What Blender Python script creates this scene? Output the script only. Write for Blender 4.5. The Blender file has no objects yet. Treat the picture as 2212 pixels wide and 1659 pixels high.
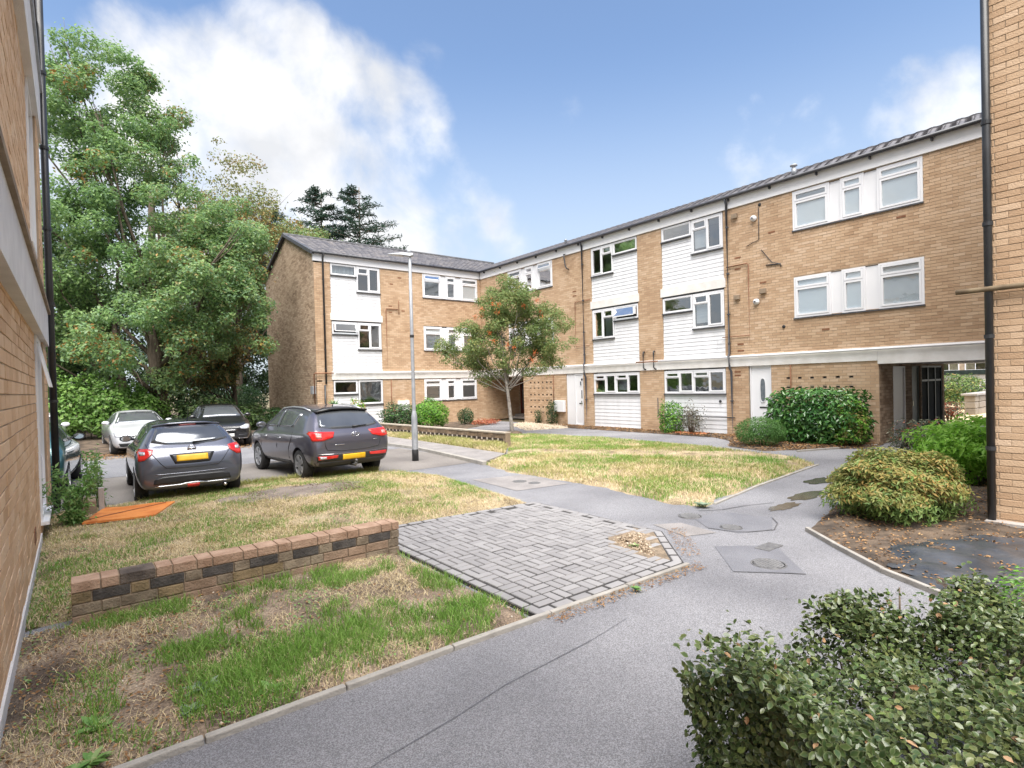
import bpy, bmesh, math, random
import numpy as np
from mathutils import Vector, Matrix
from mathutils.bvhtree import BVHTree
from mathutils.geometry import delaunay_2d_cdt

# ------------------------------------------------------------------ camera, sky, sun, exposure
# world axes: x runs along the end wing, y runs along the long block, z up; metres
sc = bpy.context.scene
C = sc.collection
cam = bpy.data.cameras.new('camera'); co = bpy.data.objects.new('camera', cam); C.objects.link(co)
cam.sensor_width = 36.0; cam.lens = 36.0 * 1205.0 / 2212.0; cam.shift_y = 0.00665
cam.clip_start = 0.05; cam.clip_end = 2000
Rv, Uv, Fv = (0.78538, -0.61846, -0.02599), (0.02847, -0.00586, 0.99958), (0.61836, 0.78579, -0.01300)
co.matrix_world = Matrix(((Rv[0], Uv[0], -Fv[0], 0), (Rv[1], Uv[1], -Fv[1], 0), (Rv[2], Uv[2], -Fv[2], 2.0), (0, 0, 0, 1)))
sc.camera = co
CAM = np.array([0, 0, 2.0])

SUN_EL, SUN_AZ = math.radians(64), math.radians(214)   # azimuth clockwise from +y: behind and right of the camera
wd = bpy.data.worlds.new('World'); sc.world = wd; wd.use_nodes = True
nt = wd.node_tree; nt.nodes.clear()
def N(t, **k):
    n = nt.nodes.new(t)
    for a, b in k.items(): setattr(n, a, b)
    return n
wout = N('ShaderNodeOutputWorld'); bg = N('ShaderNodeBackground'); bg.inputs[1].default_value = 0.064
sky = N('ShaderNodeTexSky', sky_type='NISHITA', sun_disc=False, sun_elevation=SUN_EL, sun_rotation=SUN_AZ)
sky.air_density = 1.0; sky.dust_density = .6; sky.ozone_density = 1.6
tc = N('ShaderNodeTexCoord')
def math_(op, a, b=None, clamp=False):
    n = N('ShaderNodeMath', operation=op, use_clamp=clamp)
    for i, v in enumerate((a, b)):
        if v is None: continue
        if isinstance(v, (int, float)): n.inputs[i].default_value = v
        else: nt.links.new(v, n.inputs[i])
    return n.outputs[0]
# cloud banks: (direction, inner cosine, outer cosine, weight)
banks = [((.185, .90, .395), .9955, .984, 1.0), ((.25, .853, .458), .998, .990, .88), ((.34, .845, .412), .997, .986, .9), ((.185, .917, .354), .992, .976, 1.0),
         ((.294, .904, .31), .993, .976, 1.0), ((.421, .812, .404), .9985, .991, .80), ((.151, .946, .288), .990, .968, 1.0), ((.331, .908, .257), .990, .970, .95),
         ((.90, .245, .36), .9990, .9945, .80), ((.613, .654, .443), .9995, .9975, .44), ((.852, .401, .336), .998, .988, .56), ((.874, .345, .342), .9985, .990, .54),
         ((.45, .86, .20), .988, .965, .62), ((.10, .94, .34), .992, .975, .85), ((.441, .754, .487), .9997, .998, .45),
         ((-.7, .55, .45), .92, .80, .95), ((-.85, -.2, .48), .93, .82, .9), ((-.3, -.85, .42), .92, .80, .95), ((.5, -.72, .48), .93, .82, .9), ((.86, -.38, .34), .95, .87, .85), ((-.25, -.3, .92), .93, .84, .85)]  # this row lies out of view, banks widened to add ambient light
acc = None
for d, ci, cout, w in banks:
    v = Vector(d).normalized()
    dp = N('ShaderNodeVectorMath', operation='DOT_PRODUCT'); nt.links.new(tc.outputs['Generated'], dp.inputs[0]); dp.inputs[1].default_value = v
    mr = N('ShaderNodeMapRange', interpolation_type='SMOOTHSTEP'); nt.links.new(dp.outputs['Value'], mr.inputs[0])
    mr.inputs[1].default_value = cout; mr.inputs[2].default_value = ci; mr.inputs[3].default_value = 0; mr.inputs[4].default_value = w
    acc = mr.outputs[0] if acc is None else math_('MAXIMUM', acc, mr.outputs[0])
nz = N('ShaderNodeTexNoise'); nz.inputs['Scale'].default_value = 5.5; nz.inputs['Detail'].default_value = 9; nz.inputs['Roughness'].default_value = .56; nz.inputs['Distortion'].default_value = .25
nt.links.new(tc.outputs['Generated'], nz.inputs['Vector'])
dens = math_('ADD', math_('MULTIPLY', acc, 0.62), math_('MULTIPLY', math_('SUBTRACT', nz.outputs['Fac'], 0.5), 1.35))
dmr = N('ShaderNodeMapRange', interpolation_type='SMOOTHSTEP'); nt.links.new(dens, dmr.inputs[0])
dmr.inputs[1].default_value = .26; dmr.inputs[2].default_value = .74; dmr.inputs[3].default_value = 0; dmr.inputs[4].default_value = 1
nz2 = N('ShaderNodeTexNoise'); nz2.inputs['Scale'].default_value = 6.5; nz2.inputs['Detail'].default_value = 5
nt.links.new(tc.outputs['Generated'], nz2.inputs['Vector'])
cc = N('ShaderNodeMixRGB'); cc.inputs[1].default_value = (3.6, 3.68, 3.85, 1); cc.inputs[2].default_value = (5.6, 5.5, 5.4, 1)
cmr = N('ShaderNodeMapRange'); nt.links.new(nz2.outputs['Fac'], cmr.inputs[0]); cmr.inputs[1].default_value = .35; cmr.inputs[2].default_value = .65
nt.links.new(cmr.outputs[0], cc.inputs[0])
sp = N('ShaderNodeSeparateXYZ'); nt.links.new(tc.outputs['Generated'], sp.inputs[0])      # thin veil of high cloud towards the horizon, all round
vr = N('ShaderNodeMapRange', interpolation_type='SMOOTHSTEP'); nt.links.new(sp.outputs['Z'], vr.inputs[0]); vr.inputs[1].default_value = .52; vr.inputs[2].default_value = .10; vr.inputs[3].default_value = 0; vr.inputs[4].default_value = .85
vl = N('ShaderNodeMixRGB'); nt.links.new(vr.outputs[0], vl.inputs[0]); nt.links.new(sky.outputs[0], vl.inputs[1]); vl.inputs[2].default_value = (3.0, 3.4, 3.9, 1)
mx = N('ShaderNodeMixRGB'); nt.links.new(dmr.outputs[0], mx.inputs[0]); nt.links.new(vl.outputs[0], mx.inputs[1]); nt.links.new(cc.outputs[0], mx.inputs[2])
nt.links.new(mx.outputs[0], bg.inputs[0]); nt.links.new(bg.outputs[0], wout.inputs[0])

sd = bpy.data.lights.new('sun', 'SUN'); sd.energy = 2.7; sd.angle = math.radians(60); sd.color = (1.0, .955, .89)
so = bpy.data.objects.new('sun', sd); C.objects.link(so)
sdir = Vector((math.sin(SUN_AZ) * math.cos(SUN_EL), math.cos(SUN_AZ) * math.cos(SUN_EL), math.sin(SUN_EL)))
so.rotation_euler = sdir.to_track_quat('Z', 'Y').to_euler(); so.location = (0, 0, 40)
sc.view_settings.view_transform = 'Standard'; sc.view_settings.look = 'None'; sc.view_settings.gamma = 1; sc.view_settings.use_curve_mapping = False
sc.view_settings.exposure = 1.9

# ------------------------------------------------------------------ materials
MATS = {}
def pm(name, c1, c2=None, scale=6.0, rough=.8, bump=0.0, bscale=60.0, metal=0.0, coat=0.0, rnd=None, spec=.5, detail=6, trans=0.0, c3=None, lo=.35, hi=.65, island_mix=.7, sheen=0, stretch=None, speck=0, sscale=260):
    """procedural principled material. rnd: 'island' / 'object' gives every piece its own tint between c1, c2 (and c3)"""
    m = bpy.data.materials.new(name); m.use_nodes = True; t = m.node_tree; L = t.links
    p = t.nodes['Principled BSDF']; p.inputs['Roughness'].default_value = rough; p.inputs['Metallic'].default_value = metal
    p.inputs['Specular IOR Level'].default_value = spec
    if coat: p.inputs['Coat Weight'].default_value = coat; p.inputs['Coat Roughness'].default_value = .04
    geo = t.nodes.new('ShaderNodeNewGeometry')
    pos = geo.outputs['Position']
    if stretch:
        mp = t.nodes.new('ShaderNodeMapping'); mp.inputs['Scale'].default_value = stretch; L.new(pos, mp.inputs['Vector']); pos = mp.outputs[0]
    if c2 is None: c2 = tuple(x * .86 for x in c1)
    nz = t.nodes.new('ShaderNodeTexNoise'); nz.inputs['Scale'].default_value = scale; nz.inputs['Detail'].default_value = detail; L.new(pos, nz.inputs['Vector'])
    mr = t.nodes.new('ShaderNodeMapRange'); mr.inputs[1].default_value = lo; mr.inputs[2].default_value = hi; L.new(nz.outputs['Fac'], mr.inputs[0])
    fac = mr.outputs[0]
    if rnd:
        if rnd == 'object':
            oi = t.nodes.new('ShaderNodeObjectInfo'); r = oi.outputs['Random']
        else: r = geo.outputs['Random Per Island']
        mi = t.nodes.new('ShaderNodeMix'); mi.inputs[0].default_value = island_mix; L.new(fac, mi.inputs[2]); L.new(r, mi.inputs[3]); fac = mi.outputs[0]
    cr = t.nodes.new('ShaderNodeValToRGB'); e = cr.color_ramp.elements
    e[0].color = (*c1, 1); e[1].color = (*c2, 1)
    if c3: e[1].position = .55; q = e.new(1.0); q.color = (*c3, 1)
    L.new(fac, cr.inputs[0]); L.new(cr.outputs[0], p.inputs['Base Color'])
    if speck:
        ns = t.nodes.new('ShaderNodeTexNoise'); ns.inputs['Scale'].default_value = sscale; ns.inputs['Detail'].default_value = 3; L.new(pos, ns.inputs['Vector'])
        sm = t.nodes.new('ShaderNodeMapRange'); sm.inputs[1].default_value = .38; sm.inputs[2].default_value = .64; sm.inputs[3].default_value = 1 - speck; sm.inputs[4].default_value = 1 + speck; L.new(ns.outputs['Fac'], sm.inputs[0])
        mu = t.nodes.new('ShaderNodeMixRGB'); mu.blend_type = 'MULTIPLY'; mu.inputs[0].default_value = 1; L.new(cr.outputs[0], mu.inputs[1]); L.new(sm.outputs[0], mu.inputs[2]); L.new(mu.outputs[0], p.inputs['Base Color'])
    if bump:
        nb = t.nodes.new('ShaderNodeTexNoise'); nb.inputs['Scale'].default_value = bscale; nb.inputs['Detail'].default_value = 5; L.new(pos, nb.inputs['Vector'])
        b = t.nodes.new('ShaderNodeBump'); b.inputs['Strength'].default_value = bump; b.inputs['Distance'].default_value = .02; L.new(nb.outputs['Fac'], b.inputs['Height']); L.new(b.outputs[0], p.inputs['Normal'])
    if trans:
        tr = t.nodes.new('ShaderNodeBsdfTranslucent'); L.new(cr.outputs[0], tr.inputs[0]); ms = t.nodes.new('ShaderNodeMixShader'); ms.inputs[0].default_value = trans
        L.new(p.outputs[0], ms.inputs[1]); L.new(tr.outputs[0], ms.inputs[2]); L.new(ms.outputs[0], t.nodes['Material Output'].inputs[0])
    MATS[name] = m
    return m
def ramp_node(m): return [n for n in m.node_tree.nodes if n.type == 'VALTORGB'][0]
BR = dict(c1=(.40, .26, .160), c2=(.530, .370, .240), c3=(.62, .46, .325), rough=.9, bump=.5, bscale=70, scale=.8, spec=.25, island_mix=.6, detail=9)
brick_i = pm('brick_buff_field', rnd='island', **BR); brick_o = pm('brick_buff_single', rnd='object', **BR)
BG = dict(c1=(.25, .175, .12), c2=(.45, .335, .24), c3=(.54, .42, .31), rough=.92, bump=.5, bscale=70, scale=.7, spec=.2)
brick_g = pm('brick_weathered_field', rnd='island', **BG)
BL = dict(c1=(.55, .345, .20), c2=(.68, .46, .29), c3=(.74, .545, .37), rough=.9, bump=.6, bscale=60, scale=1.0, spec=.25)
brickl_i = pm('brick_salmon_field', rnd='island', **BL); brickl_o = pm('brick_salmon_single', rnd='object', **BL)
mortar = pm('mortar', (.33, .25, .175), (.45, .355, .26), scale=3, rough=.95, bump=.3)
mortar_d = pm('mortar_grey', (.20, .15, .105), (.30, .23, .165), scale=3, rough=.95, bump=.3)
white_pvc = pm('white_upvc', (.80, .80, .82), (.74, .745, .77), scale=.8, rough=.35)
white_board = pm('white_cladding', (.80, .80, .82), (.69, .695, .715), scale=1.6, rough=.45, rnd='object', island_mix=.25, stretch=(2.5, 2.5, .25), detail=9)
white_paint = pm('white_painted_concrete', (.80, .78, .755), (.68, .655, .62), scale=2.4, rough=.7, bump=.15, detail=9)
render_w = pm('white_textured_render', (.74, .73, .73), (.64, .63, .63), scale=3, rough=.85, bump=.6, bscale=120)
black_pl = pm('black_plastic_pipe', (.018, .019, .021), (.03, .032, .036), scale=3, rough=.42)
dark_pl = pm('dark_grey_gutter', (.045, .046, .055), (.07, .072, .082), scale=3, rough=.45)
brown_pipe = pm('rusty_brown_pipe', (.16, .062, .028), (.26, .12, .06), scale=9, rough=.7)
lead = pm('dark_lead_flashing', (.045, .045, .05), (.09, .09, .095), scale=5, rough=.6)
tile_i = pm('roof_tile_field', (.060, .058, .068), (.115, .110, .118), c3=(.16, .145, .14), scale=1.5, rough=.75, bump=.4, rnd='island')
tile_o = pm('roof_tile_single', (.060, .058, .068), (.115, .110, .118), c3=(.16, .145, .14), scale=1.5, rough=.75, bump=.4, rnd='object')
asphalt = pm('asphalt_path', (.165, .165, .18), (.255, .254, .27), scale=.55, rough=.66, bump=.7, bscale=150, detail=10, speck=.42, sscale=140)
asphalt_old = pm('asphalt_car_park', (.150, .135, .125), (.225, .205, .188), scale=.6, rough=.8, bump=.5, bscale=110, detail=10, speck=.4, sscale=70)
asphalt_dk = pm('asphalt_repair', (.140, .142, .160), (.175, .177, .195), scale=2.0, rough=.6, bump=.5, bscale=170, speck=.3, sscale=110)
slab_c = pm('old_slab', (.205, .192, .188), (.27, .252, .245), scale=2.0, rough=.8, bump=.4, bscale=120, detail=9, speck=.25, sscale=110)
concrete = pm('concrete_slab', (.31, .285, .265), (.40, .37, .345), scale=2.4, rough=.8, bump=.3, bscale=90, detail=9)
kerbm = pm('concrete_kerb', (.24, .225, .205), (.36, .34, .31), scale=5, rough=.85, bump=.4, rnd='object', island_mix=.3)
paver_o = pm('grey_block_paver_single', (.215, .209, .213), (.262, .255, .258), c3=(.292, .285, .287), scale=4, rough=.85, bump=.4, bscale=120, rnd='object')
paver_i = pm('grey_block_paver_field', (.215, .209, .213), (.262, .255, .258), c3=(.292, .285, .287), scale=4, rough=.85, bump=.4, bscale=120, rnd='island')
joint_m = pm('dark_paver_joint', (.03, .029, .03), (.06, .056, .053), scale=20, rough=.95)
soil_near = pm('trodden_soil', (.085, .062, .046), (.215, .16, .115), c3=(.36, .28, .20), scale=1.7, rough=.97, bump=1.0, bscale=60, detail=14, lo=.32, hi=.68, speck=.35, sscale=60)
soil = pm('dry_thatch', (.17, .13, .08), (.36, .285, .175), c3=(.46, .38, .25), scale=2.2, rough=.97, bump=1.0, bscale=70, detail=14, lo=.30, hi=.72, speck=.4, sscale=45)
soil_dk = pm('dark_bed_soil', (.045, .033, .024), (.150, .108, .075), scale=4, rough=.95, bump=.9, bscale=60, detail=12)
earth = pm('open_ground', (.10, .085, .045), (.20, .165, .095), scale=.5, rough=.97, bump=.4)
straw_g = pm('dry_straw_grass', (.50, .40, .235), (.64, .53, .34), c3=(.40, .33, .18), scale=1.5, rough=.8, rnd='island', spec=.2)
green_g = pm('green_grass', (.11, .24, .032), (.18, .34, .06), c3=(.30, .42, .12), scale=1.3, rough=.7, rnd='island', spec=.3, trans=.25)
pale_g = pm('yellow_green_grass', (.23, .27, .07), (.36, .36, .13), c3=(.46, .40, .18), scale=1.3, rough=.75, rnd='island', spec=.2, trans=.2)
litter = pm('leaf_litter', (.13, .06, .025), (.26, .145, .065), c3=(.40, .26, .13), scale=2, rough=.85, rnd='island', spec=.25)
litter_o = pm('orange_fallen_leaves', (.35, .10, .04), (.50, .19, .08), c3=(.45, .28, .12), scale=2, rough=.8, rnd='island')
bark = pm('brown_bark', (.075, .055, .040), (.16, .125, .095), scale=9, rough=.95, bump=.9, bscale=30, stretch=(1, 1, .25))
bark_g = pm('pale_grey_bark', (.20, .175, .155), (.36, .33, .30), scale=11, rough=.9, bump=.6, bscale=30)
steel = pm('galvanised_steel', (.30, .315, .34), (.39, .405, .43), scale=8, rough=.5, metal=.3)
black_m = pm('black_paint', (.015, .015, .016), (.03, .03, .032), scale=9, rough=.5)
iron = pm('cast_iron_cover', (.10, .10, .105), (.18, .178, .178), scale=18, rough=.6, metal=.3, bump=.4)
plate_y = pm('yellow_number_plate', (.72, .40, .01), (.80, .50, .03), scale=7, rough=.35)
plate_w = pm('white_number_plate', (.7, .7, .68), (.78, .78, .76), scale=7, rough=.35)
chrome = pm('chrome', (.62, .63, .65), (.7, .7, .72), rough=.12, metal=1.0)
rubber = pm('tyre_rubber', (.018, .018, .019), (.035, .034, .034), scale=12, rough=.85)
trim = pm('black_trim', (.015, .016, .018), (.026, .027, .03), scale=6, rough=.4)
red_l = pm('red_lamp_lens', (.50, .012, .012), (.62, .03, .02), scale=9, rough=.12, coat=.6)
clear_l = pm('clear_lamp_lens', (.62, .64, .68), (.42, .43, .47), scale=22, rough=.08, coat=.8, metal=.3)
alloy = pm('alloy_rim', (.42, .43, .45), (.5, .51, .53), rough=.3, metal=.7)
orange_b = pm('orange_board', (.52, .155, .028), (.64, .235, .055), c3=(.40, .10, .02), scale=2.2, rough=.7, bump=.3, bscale=25)
membrane = pm('black_weed_membrane', (.030, .034, .040), (.070, .077, .090), scale=3, rough=.33, bump=.5, bscale=9, spec=.6)
wood_d = pm('dark_red_door', (.10, .022, .015), (.16, .035, .022), scale=5, rough=.5)
green_d = pm('grey_green_door', (.16, .20, .18), (.21, .25, .23), scale=2, rough=.5)
gate_d = pm('dark_green_metal', (.012, .022, .021), (.025, .04, .038), scale=4, rough=.4)
berry = pm('orange_berries', (.55, .085, .018), (.66, .17, .04), scale=9, rough=.4, rnd='island')
gravel_m = pm('pale_gravel', (.34, .27, .20), (.55, .47, .36), c3=(.66, .60, .52), scale=9, rough=.9, rnd='island')
stone_w = pm('rough_stone_wall', (.20, .17, .14), (.36, .31, .26), scale=4, rough=.95, bump=.5, rnd='object')
curtain = pm('pale_net_curtain', (.66, .68, .71), (.52, .54, .58), scale=7, rough=.9, stretch=(5, 5, .2), trans=.3)
blind = pm('grey_blind', (.44, .45, .48), (.52, .53, .56), scale=4, rough=.85, stretch=(.2, .2, 9))
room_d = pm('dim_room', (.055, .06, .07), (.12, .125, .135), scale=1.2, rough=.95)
def paint(name, c, metal=.55, rough=.32):
    return pm(name, c, tuple(x * 1.12 for x in c), scale=1.5, rough=rough, metal=metal, coat=1.0)
# glass: part mirror, part see-through
def glass(name, tint=(.80, .86, .88), refl=.22):
    m = bpy.data.materials.new(name); m.use_nodes = True; t = m.node_tree; t.nodes.remove(t.nodes['Principled BSDF']); L = t.links
    fr = t.nodes.new('ShaderNodeFresnel'); fr.inputs[0].default_value = 1.52
    ad = t.nodes.new('ShaderNodeMath'); ad.operation = 'ADD'; ad.use_clamp = True; ad.inputs[1].default_value = refl; L.new(fr.outputs[0], ad.inputs[0])
    nz = t.nodes.new('ShaderNodeTexNoise'); nz.inputs['Scale'].default_value = 1.7; gp = t.nodes.new('ShaderNodeNewGeometry'); L.new(gp.outputs['Position'], nz.inputs['Vector'])
    bm_ = t.nodes.new('ShaderNodeBump'); bm_.inputs['Strength'].default_value = .10; bm_.inputs['Distance'].default_value = .05; L.new(nz.outputs['Fac'], bm_.inputs['Height'])
    g = t.nodes.new('ShaderNodeBsdfGlossy'); g.inputs['Roughness'].default_value = .03; L.new(bm_.outputs[0], g.inputs['Normal'])
    tr = t.nodes.new('ShaderNodeBsdfTransparent'); tr.inputs[0].default_value = (*tint, 1)
    ms = t.nodes.new('ShaderNodeMixShader'); L.new(ad.outputs[0], ms.inputs[0]); L.new(tr.outputs[0], ms.inputs[1]); L.new(g.outputs[0], ms.inputs[2]); L.new(ms.outputs[0], t.nodes['Material Output'].inputs[0])
    MATS[name] = m; return m
glass_w = glass('window_glass')
glass_c = pm('car_glass', (.11, .12, .135), (.15, .16, .175), scale=1.5, rough=.06, spec=.7, metal=.5)
glass_d = pm('dark_screen_glass', (.010, .016, .017), (.018, .026, .026), scale=1.5, rough=.7, spec=.05)

# ------------------------------------------------------------------ mesh helpers
class MB:
    def __init__(s): s.v = []; s.f = []
    def add(s, vs, fs):
        o = len(s.v); s.v += [tuple(p) for p in vs]; s.f += [tuple(i + o for i in f) for f in fs]; return s
    def box(s, x0, x1, y0, y1, z0, z1):
        if x0 > x1: x0, x1 = x1, x0
        if y0 > y1: y0, y1 = y1, y0
        if z0 > z1: z0, z1 = z1, z0
        return s.add([(x0, y0, z0), (x1, y0, z0), (x1, y1, z0), (x0, y1, z0), (x0, y0, z1), (x1, y0, z1), (x1, y1, z1), (x0, y1, z1)],
                     [(0, 3, 2, 1), (4, 5, 6, 7), (0, 1, 5, 4), (1, 2, 6, 5), (2, 3, 7, 6), (3, 0, 4, 7)])
    def tube(s, pts, rad, n=10, caps=True):
        pts = [Vector(p) for p in pts]; rad = rad if isinstance(rad, (list, tuple)) else [rad] * len(pts)
        o = len(s.v); ref = None
        for i, p in enumerate(pts):
            d = (pts[min(i + 1, len(pts) - 1)] - pts[max(i - 1, 0)]).normalized()
            if ref is None: ref = Vector((0, 0, 1)) if abs(d.z) < .9 else Vector((1, 0, 0))
            a = d.cross(ref).normalized(); b = d.cross(a).normalized(); ref = -b if False else ref
            for k in range(n):
                q = 2 * math.pi * k / n; s.v.append(tuple(p + (a * math.cos(q) + b * math.sin(q)) * rad[i]))
        for i in range(len(pts) - 1):
            for k in range(n): s.f.append((o + i * n + k, o + i * n + (k + 1) % n, o + (i + 1) * n + (k + 1) % n, o + (i + 1) * n + k))
        if caps:
            s.f.append(tuple(o + k for k in range(n))[::-1]); s.f.append(tuple(o + (len(pts) - 1) * n + k for k in range(n)))
        return s
    def lathe(s, c, prof, n=20, axis='z'):
        o = len(s.v); m = len(prof)
        for k in range(n):
            q = 2 * math.pi * k / n
            for r, h in prof:
                a, b = r * math.cos(q), r * math.sin(q)
                s.v.append((c[0] + a, c[1] + b, c[2] + h) if axis == 'z' else ((c[0] + h, c[1] + a, c[2] + b) if axis == 'x' else (c[0] + a, c[1] + h, c[2] + b)))
        for k in range(n):
            for j in range(m - 1): s.f.append((o + k * m + j, o + ((k + 1) % n) * m + j, o + ((k + 1) % n) * m + j + 1, o + k * m + j + 1))
        return s
    def poly(s, pts, z0, z1=None):
        n = len(pts); o = len(s.v)
        if z1 is None: return s.add([(x, y, z0) for x, y in pts], [tuple(range(n))])
        s.add([(x, y, z0) for x, y in pts] + [(x, y, z1) for x, y in pts], [tuple(range(n))[::-1], tuple(range(n, 2 * n))] + [(i, (i + 1) % n, n + (i + 1) % n, n + i) for i in range(n)])
        return s
    def mesh(s, name):
        m = bpy.data.meshes.new(name); m.from_pydata(s.v, [], s.f); m.update(); return m
    def build(s, name, mat, parent=None, smooth=False, bevel=0):
        o = mkobj(name, s.mesh(name), mat, parent)
        bm = bmesh.new(); bm.from_mesh(o.data); bmesh.ops.recalc_face_normals(bm, faces=bm.faces)
        if bevel: bmesh.ops.bevel(bm, geom=list(bm.edges), offset=bevel, segments=2, affect='EDGES', profile=.5)
        bm.to_mesh(o.data); bm.free()
        if smooth: shade(o.data)
        return o
def shade(me, ang=None):
    me.polygons.foreach_set('use_smooth', [True] * len(me.polygons))
def mkobj(name, me, mat, parent=None):
    o = bpy.data.objects.new(name, me); C.objects.link(o)
    if mat is not None and not me.materials: me.materials.append(mat)
    if parent is not None: setpar(o, parent)
    return o
def setpar(o, parent):
    o.parent = parent
    if parent.type == 'EMPTY' and parent.get('_static'): o.matrix_parent_inverse = Matrix.Translation(-Vector(parent.location))
def thing(name, label, cat, loc=(0, 0, 0), rz=0, group=None, static=True):
    o = bpy.data.objects.new(name, None); C.objects.link(o); o.location = loc; o.rotation_euler = (0, 0, rz); o.empty_display_size = .2
    if static: o['_static'] = True
    return tag(o, label, cat, group)
def tag(o, label, cat=None, group=None):
    o['label'] = label
    if cat: o['category'] = cat
    if group: o['group'] = group
    return o
def kind(o, k): o['kind'] = k; return o
def np_mesh(name, V, F, smooth=False):
    V = np.asarray(V, np.float32); F = np.asarray(F, np.int32); me = bpy.data.meshes.new(name); k = F.shape[1]
    me.vertices.add(len(V)); me.vertices.foreach_set('co', V.ravel())
    me.loops.add(F.size); me.loops.foreach_set('vertex_index', F.ravel())
    me.polygons.add(len(F)); me.polygons.foreach_set('loop_start', np.arange(0, F.size, k, dtype=np.int32))
    me.polygons.foreach_set('use_smooth', np.full(len(F), bool(smooth)))
    me.update(calc_edges=True); return me
def stamp(name, tv, tf, P, A, B, D, smooth=False):
    """copies of a template (tv, tf) at points P with axes A, B, D (each N,3)"""
    tv = np.asarray(tv, float); tf = np.asarray(tf, int); n = len(P)
    V = P[:, None, :] + tv[None, :, 0:1] * A[:, None, :] + tv[None, :, 1:2] * B[:, None, :] + tv[None, :, 2:3] * D[:, None, :]
    F = tf[None] + (np.arange(n) * len(tv))[:, None, None]
    return np_mesh(name, V.reshape(-1, 3), F.reshape(-1, tf.shape[1]), smooth)
def unit(a): return a / np.maximum(np.linalg.norm(a, axis=-1, keepdims=True), 1e-9)
def vnoise(x, y, seed=0):
    xi = np.floor(x).astype(int); yi = np.floor(y).astype(int); fx = x - xi; fy = y - yi
    fx = fx * fx * (3 - 2 * fx); fy = fy * fy * (3 - 2 * fy)
    def h(a, b):
        n = (a * 374761393 + b * 668265263 + seed * 1442695041) & 0xffffffff
        n = ((n ^ (n >> 13)) * 1274126177) & 0xffffffff; return ((n ^ (n >> 16)) & 0xffff) / 65535.0
    return (h(xi, yi) * (1 - fx) + h(xi + 1, yi) * fx) * (1 - fy) + (h(xi, yi + 1) * (1 - fx) + h(xi + 1, yi + 1) * fx) * fy
def fbm(x, y, seed=0): return .5 * vnoise(x, y, seed) + .3 * vnoise(x * 2.1, y * 2.1, seed + 7) + .2 * vnoise(x * 4.3, y * 4.3, seed + 13)
def inside(poly, x, y):
    r = np.zeros(len(x), bool); n = len(poly)
    for i in range(n):
        x1, y1 = poly[i]; x2, y2 = poly[(i + 1) % n]
        c = ((y1 > y) != (y2 > y)) & (x < (x2 - x1) * (y - y1) / ((y2 - y1) if y2 != y1 else 1e-9) + x1); r ^= c
    return r
def edge_dist(poly, x, y):
    d = np.full(len(x), 1e9); n = len(poly)
    for i in range(n):
        a = np.array(poly[i]); b = np.array(poly[(i + 1) % n]); ab = b - a; t = np.clip(((x - a[0]) * ab[0] + (y - a[1]) * ab[1]) / (ab @ ab), 0, 1)
        d = np.minimum(d, np.hypot(x - a[0] - t * ab[0], y - a[1] - t * ab[1]))
    return d
def rand_in(poly, n, rng):
    p = np.array(poly); lo, hi = p.min(0), p.max(0); X = np.zeros((0, 2))
    while len(X) < n:
        q = rng.uniform(lo, hi, (n * 2, 2)); q = q[inside(poly, q[:, 0], q[:, 1])]; X = np.vstack([X, q])
    return X[:n]
def densify(poly, step):
    out = []
    for i, a in enumerate(poly):
        b = poly[(i + 1) % len(poly)]; k = max(1, int(math.hypot(b[0] - a[0], b[1] - a[1]) / step))
        out += [(a[0] + (b[0] - a[0]) * j / k, a[1] + (b[1] - a[1]) * j / k) for j in range(k)]
    return out
def terrain(name, poly, mat, hfun, step=.18, wobble=.03, seed=1):
    """a patch of ground with a real relief; returns the object"""
    rng = np.random.default_rng(seed); b = np.array(densify(poly, step)); b = b + rng.normal(0, wobble, b.shape)
    p = np.array(poly); lo, hi = p.min(0), p.max(0)
    gx, gy = np.meshgrid(np.arange(lo[0], hi[0], step), np.arange(lo[1], hi[1], step)); g = np.c_[gx.ravel(), gy.ravel()] + rng.uniform(-.3, .3, (gx.size, 2)) * step
    bl = [tuple(q) for q in b]; g = g[inside(bl, g[:, 0], g[:, 1])]; g = g[edge_dist(bl, g[:, 0], g[:, 1]) > step * .4]
    pts = [Vector(q) for q in np.vstack([b, g])]; nb = len(b)
    vs, es, fs, *_ = delaunay_2d_cdt(pts, [(i, (i + 1) % nb) for i in range(nb)], [], 1, 1e-5)
    V = np.array([(v.x, v.y) for v in vs]); d = edge_dist(bl, V[:, 0], V[:, 1]); z = hfun(V[:, 0], V[:, 1], d)
    me = np_mesh(name, np.c_[V, z], np.array([tuple(f) for f in fs if len(f) == 3]), True)
    return kind(mkobj(name, me, mat), 'structure')
# ------------------------------------------------------------------ ground, roads, lawns
def sheet(name, poly, z, mat, k='structure'):
    o = MB().poly(poly, z).build(name, mat); return kind(o, k)
g0 = MB(); g0.poly([(-400, -400), (400, -400), (400, 400), (-400, 400)], -.07); kind(g0.build('ground', earth), 'structure')
path = sheet('asphalt_path', [(-2.5, -3), (20, -3), (27, 2.0), (27, 6.6), (18, 6.6), (18, 25.5), (8.2, 25.5), (8.2, 12.45), (-2.5, 12.45)], -.004, asphalt)
carpark = sheet('car_park', [(-30, 11.9), (8.3, 11.9), (8.3, 30), (-30, 30)], .0, asphalt_old)
sheet('car_park_road', [(-30, 16.4), (8.25, 16.4), (8.25, 20.9), (-30, 20.9)], .004, asphalt)

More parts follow.
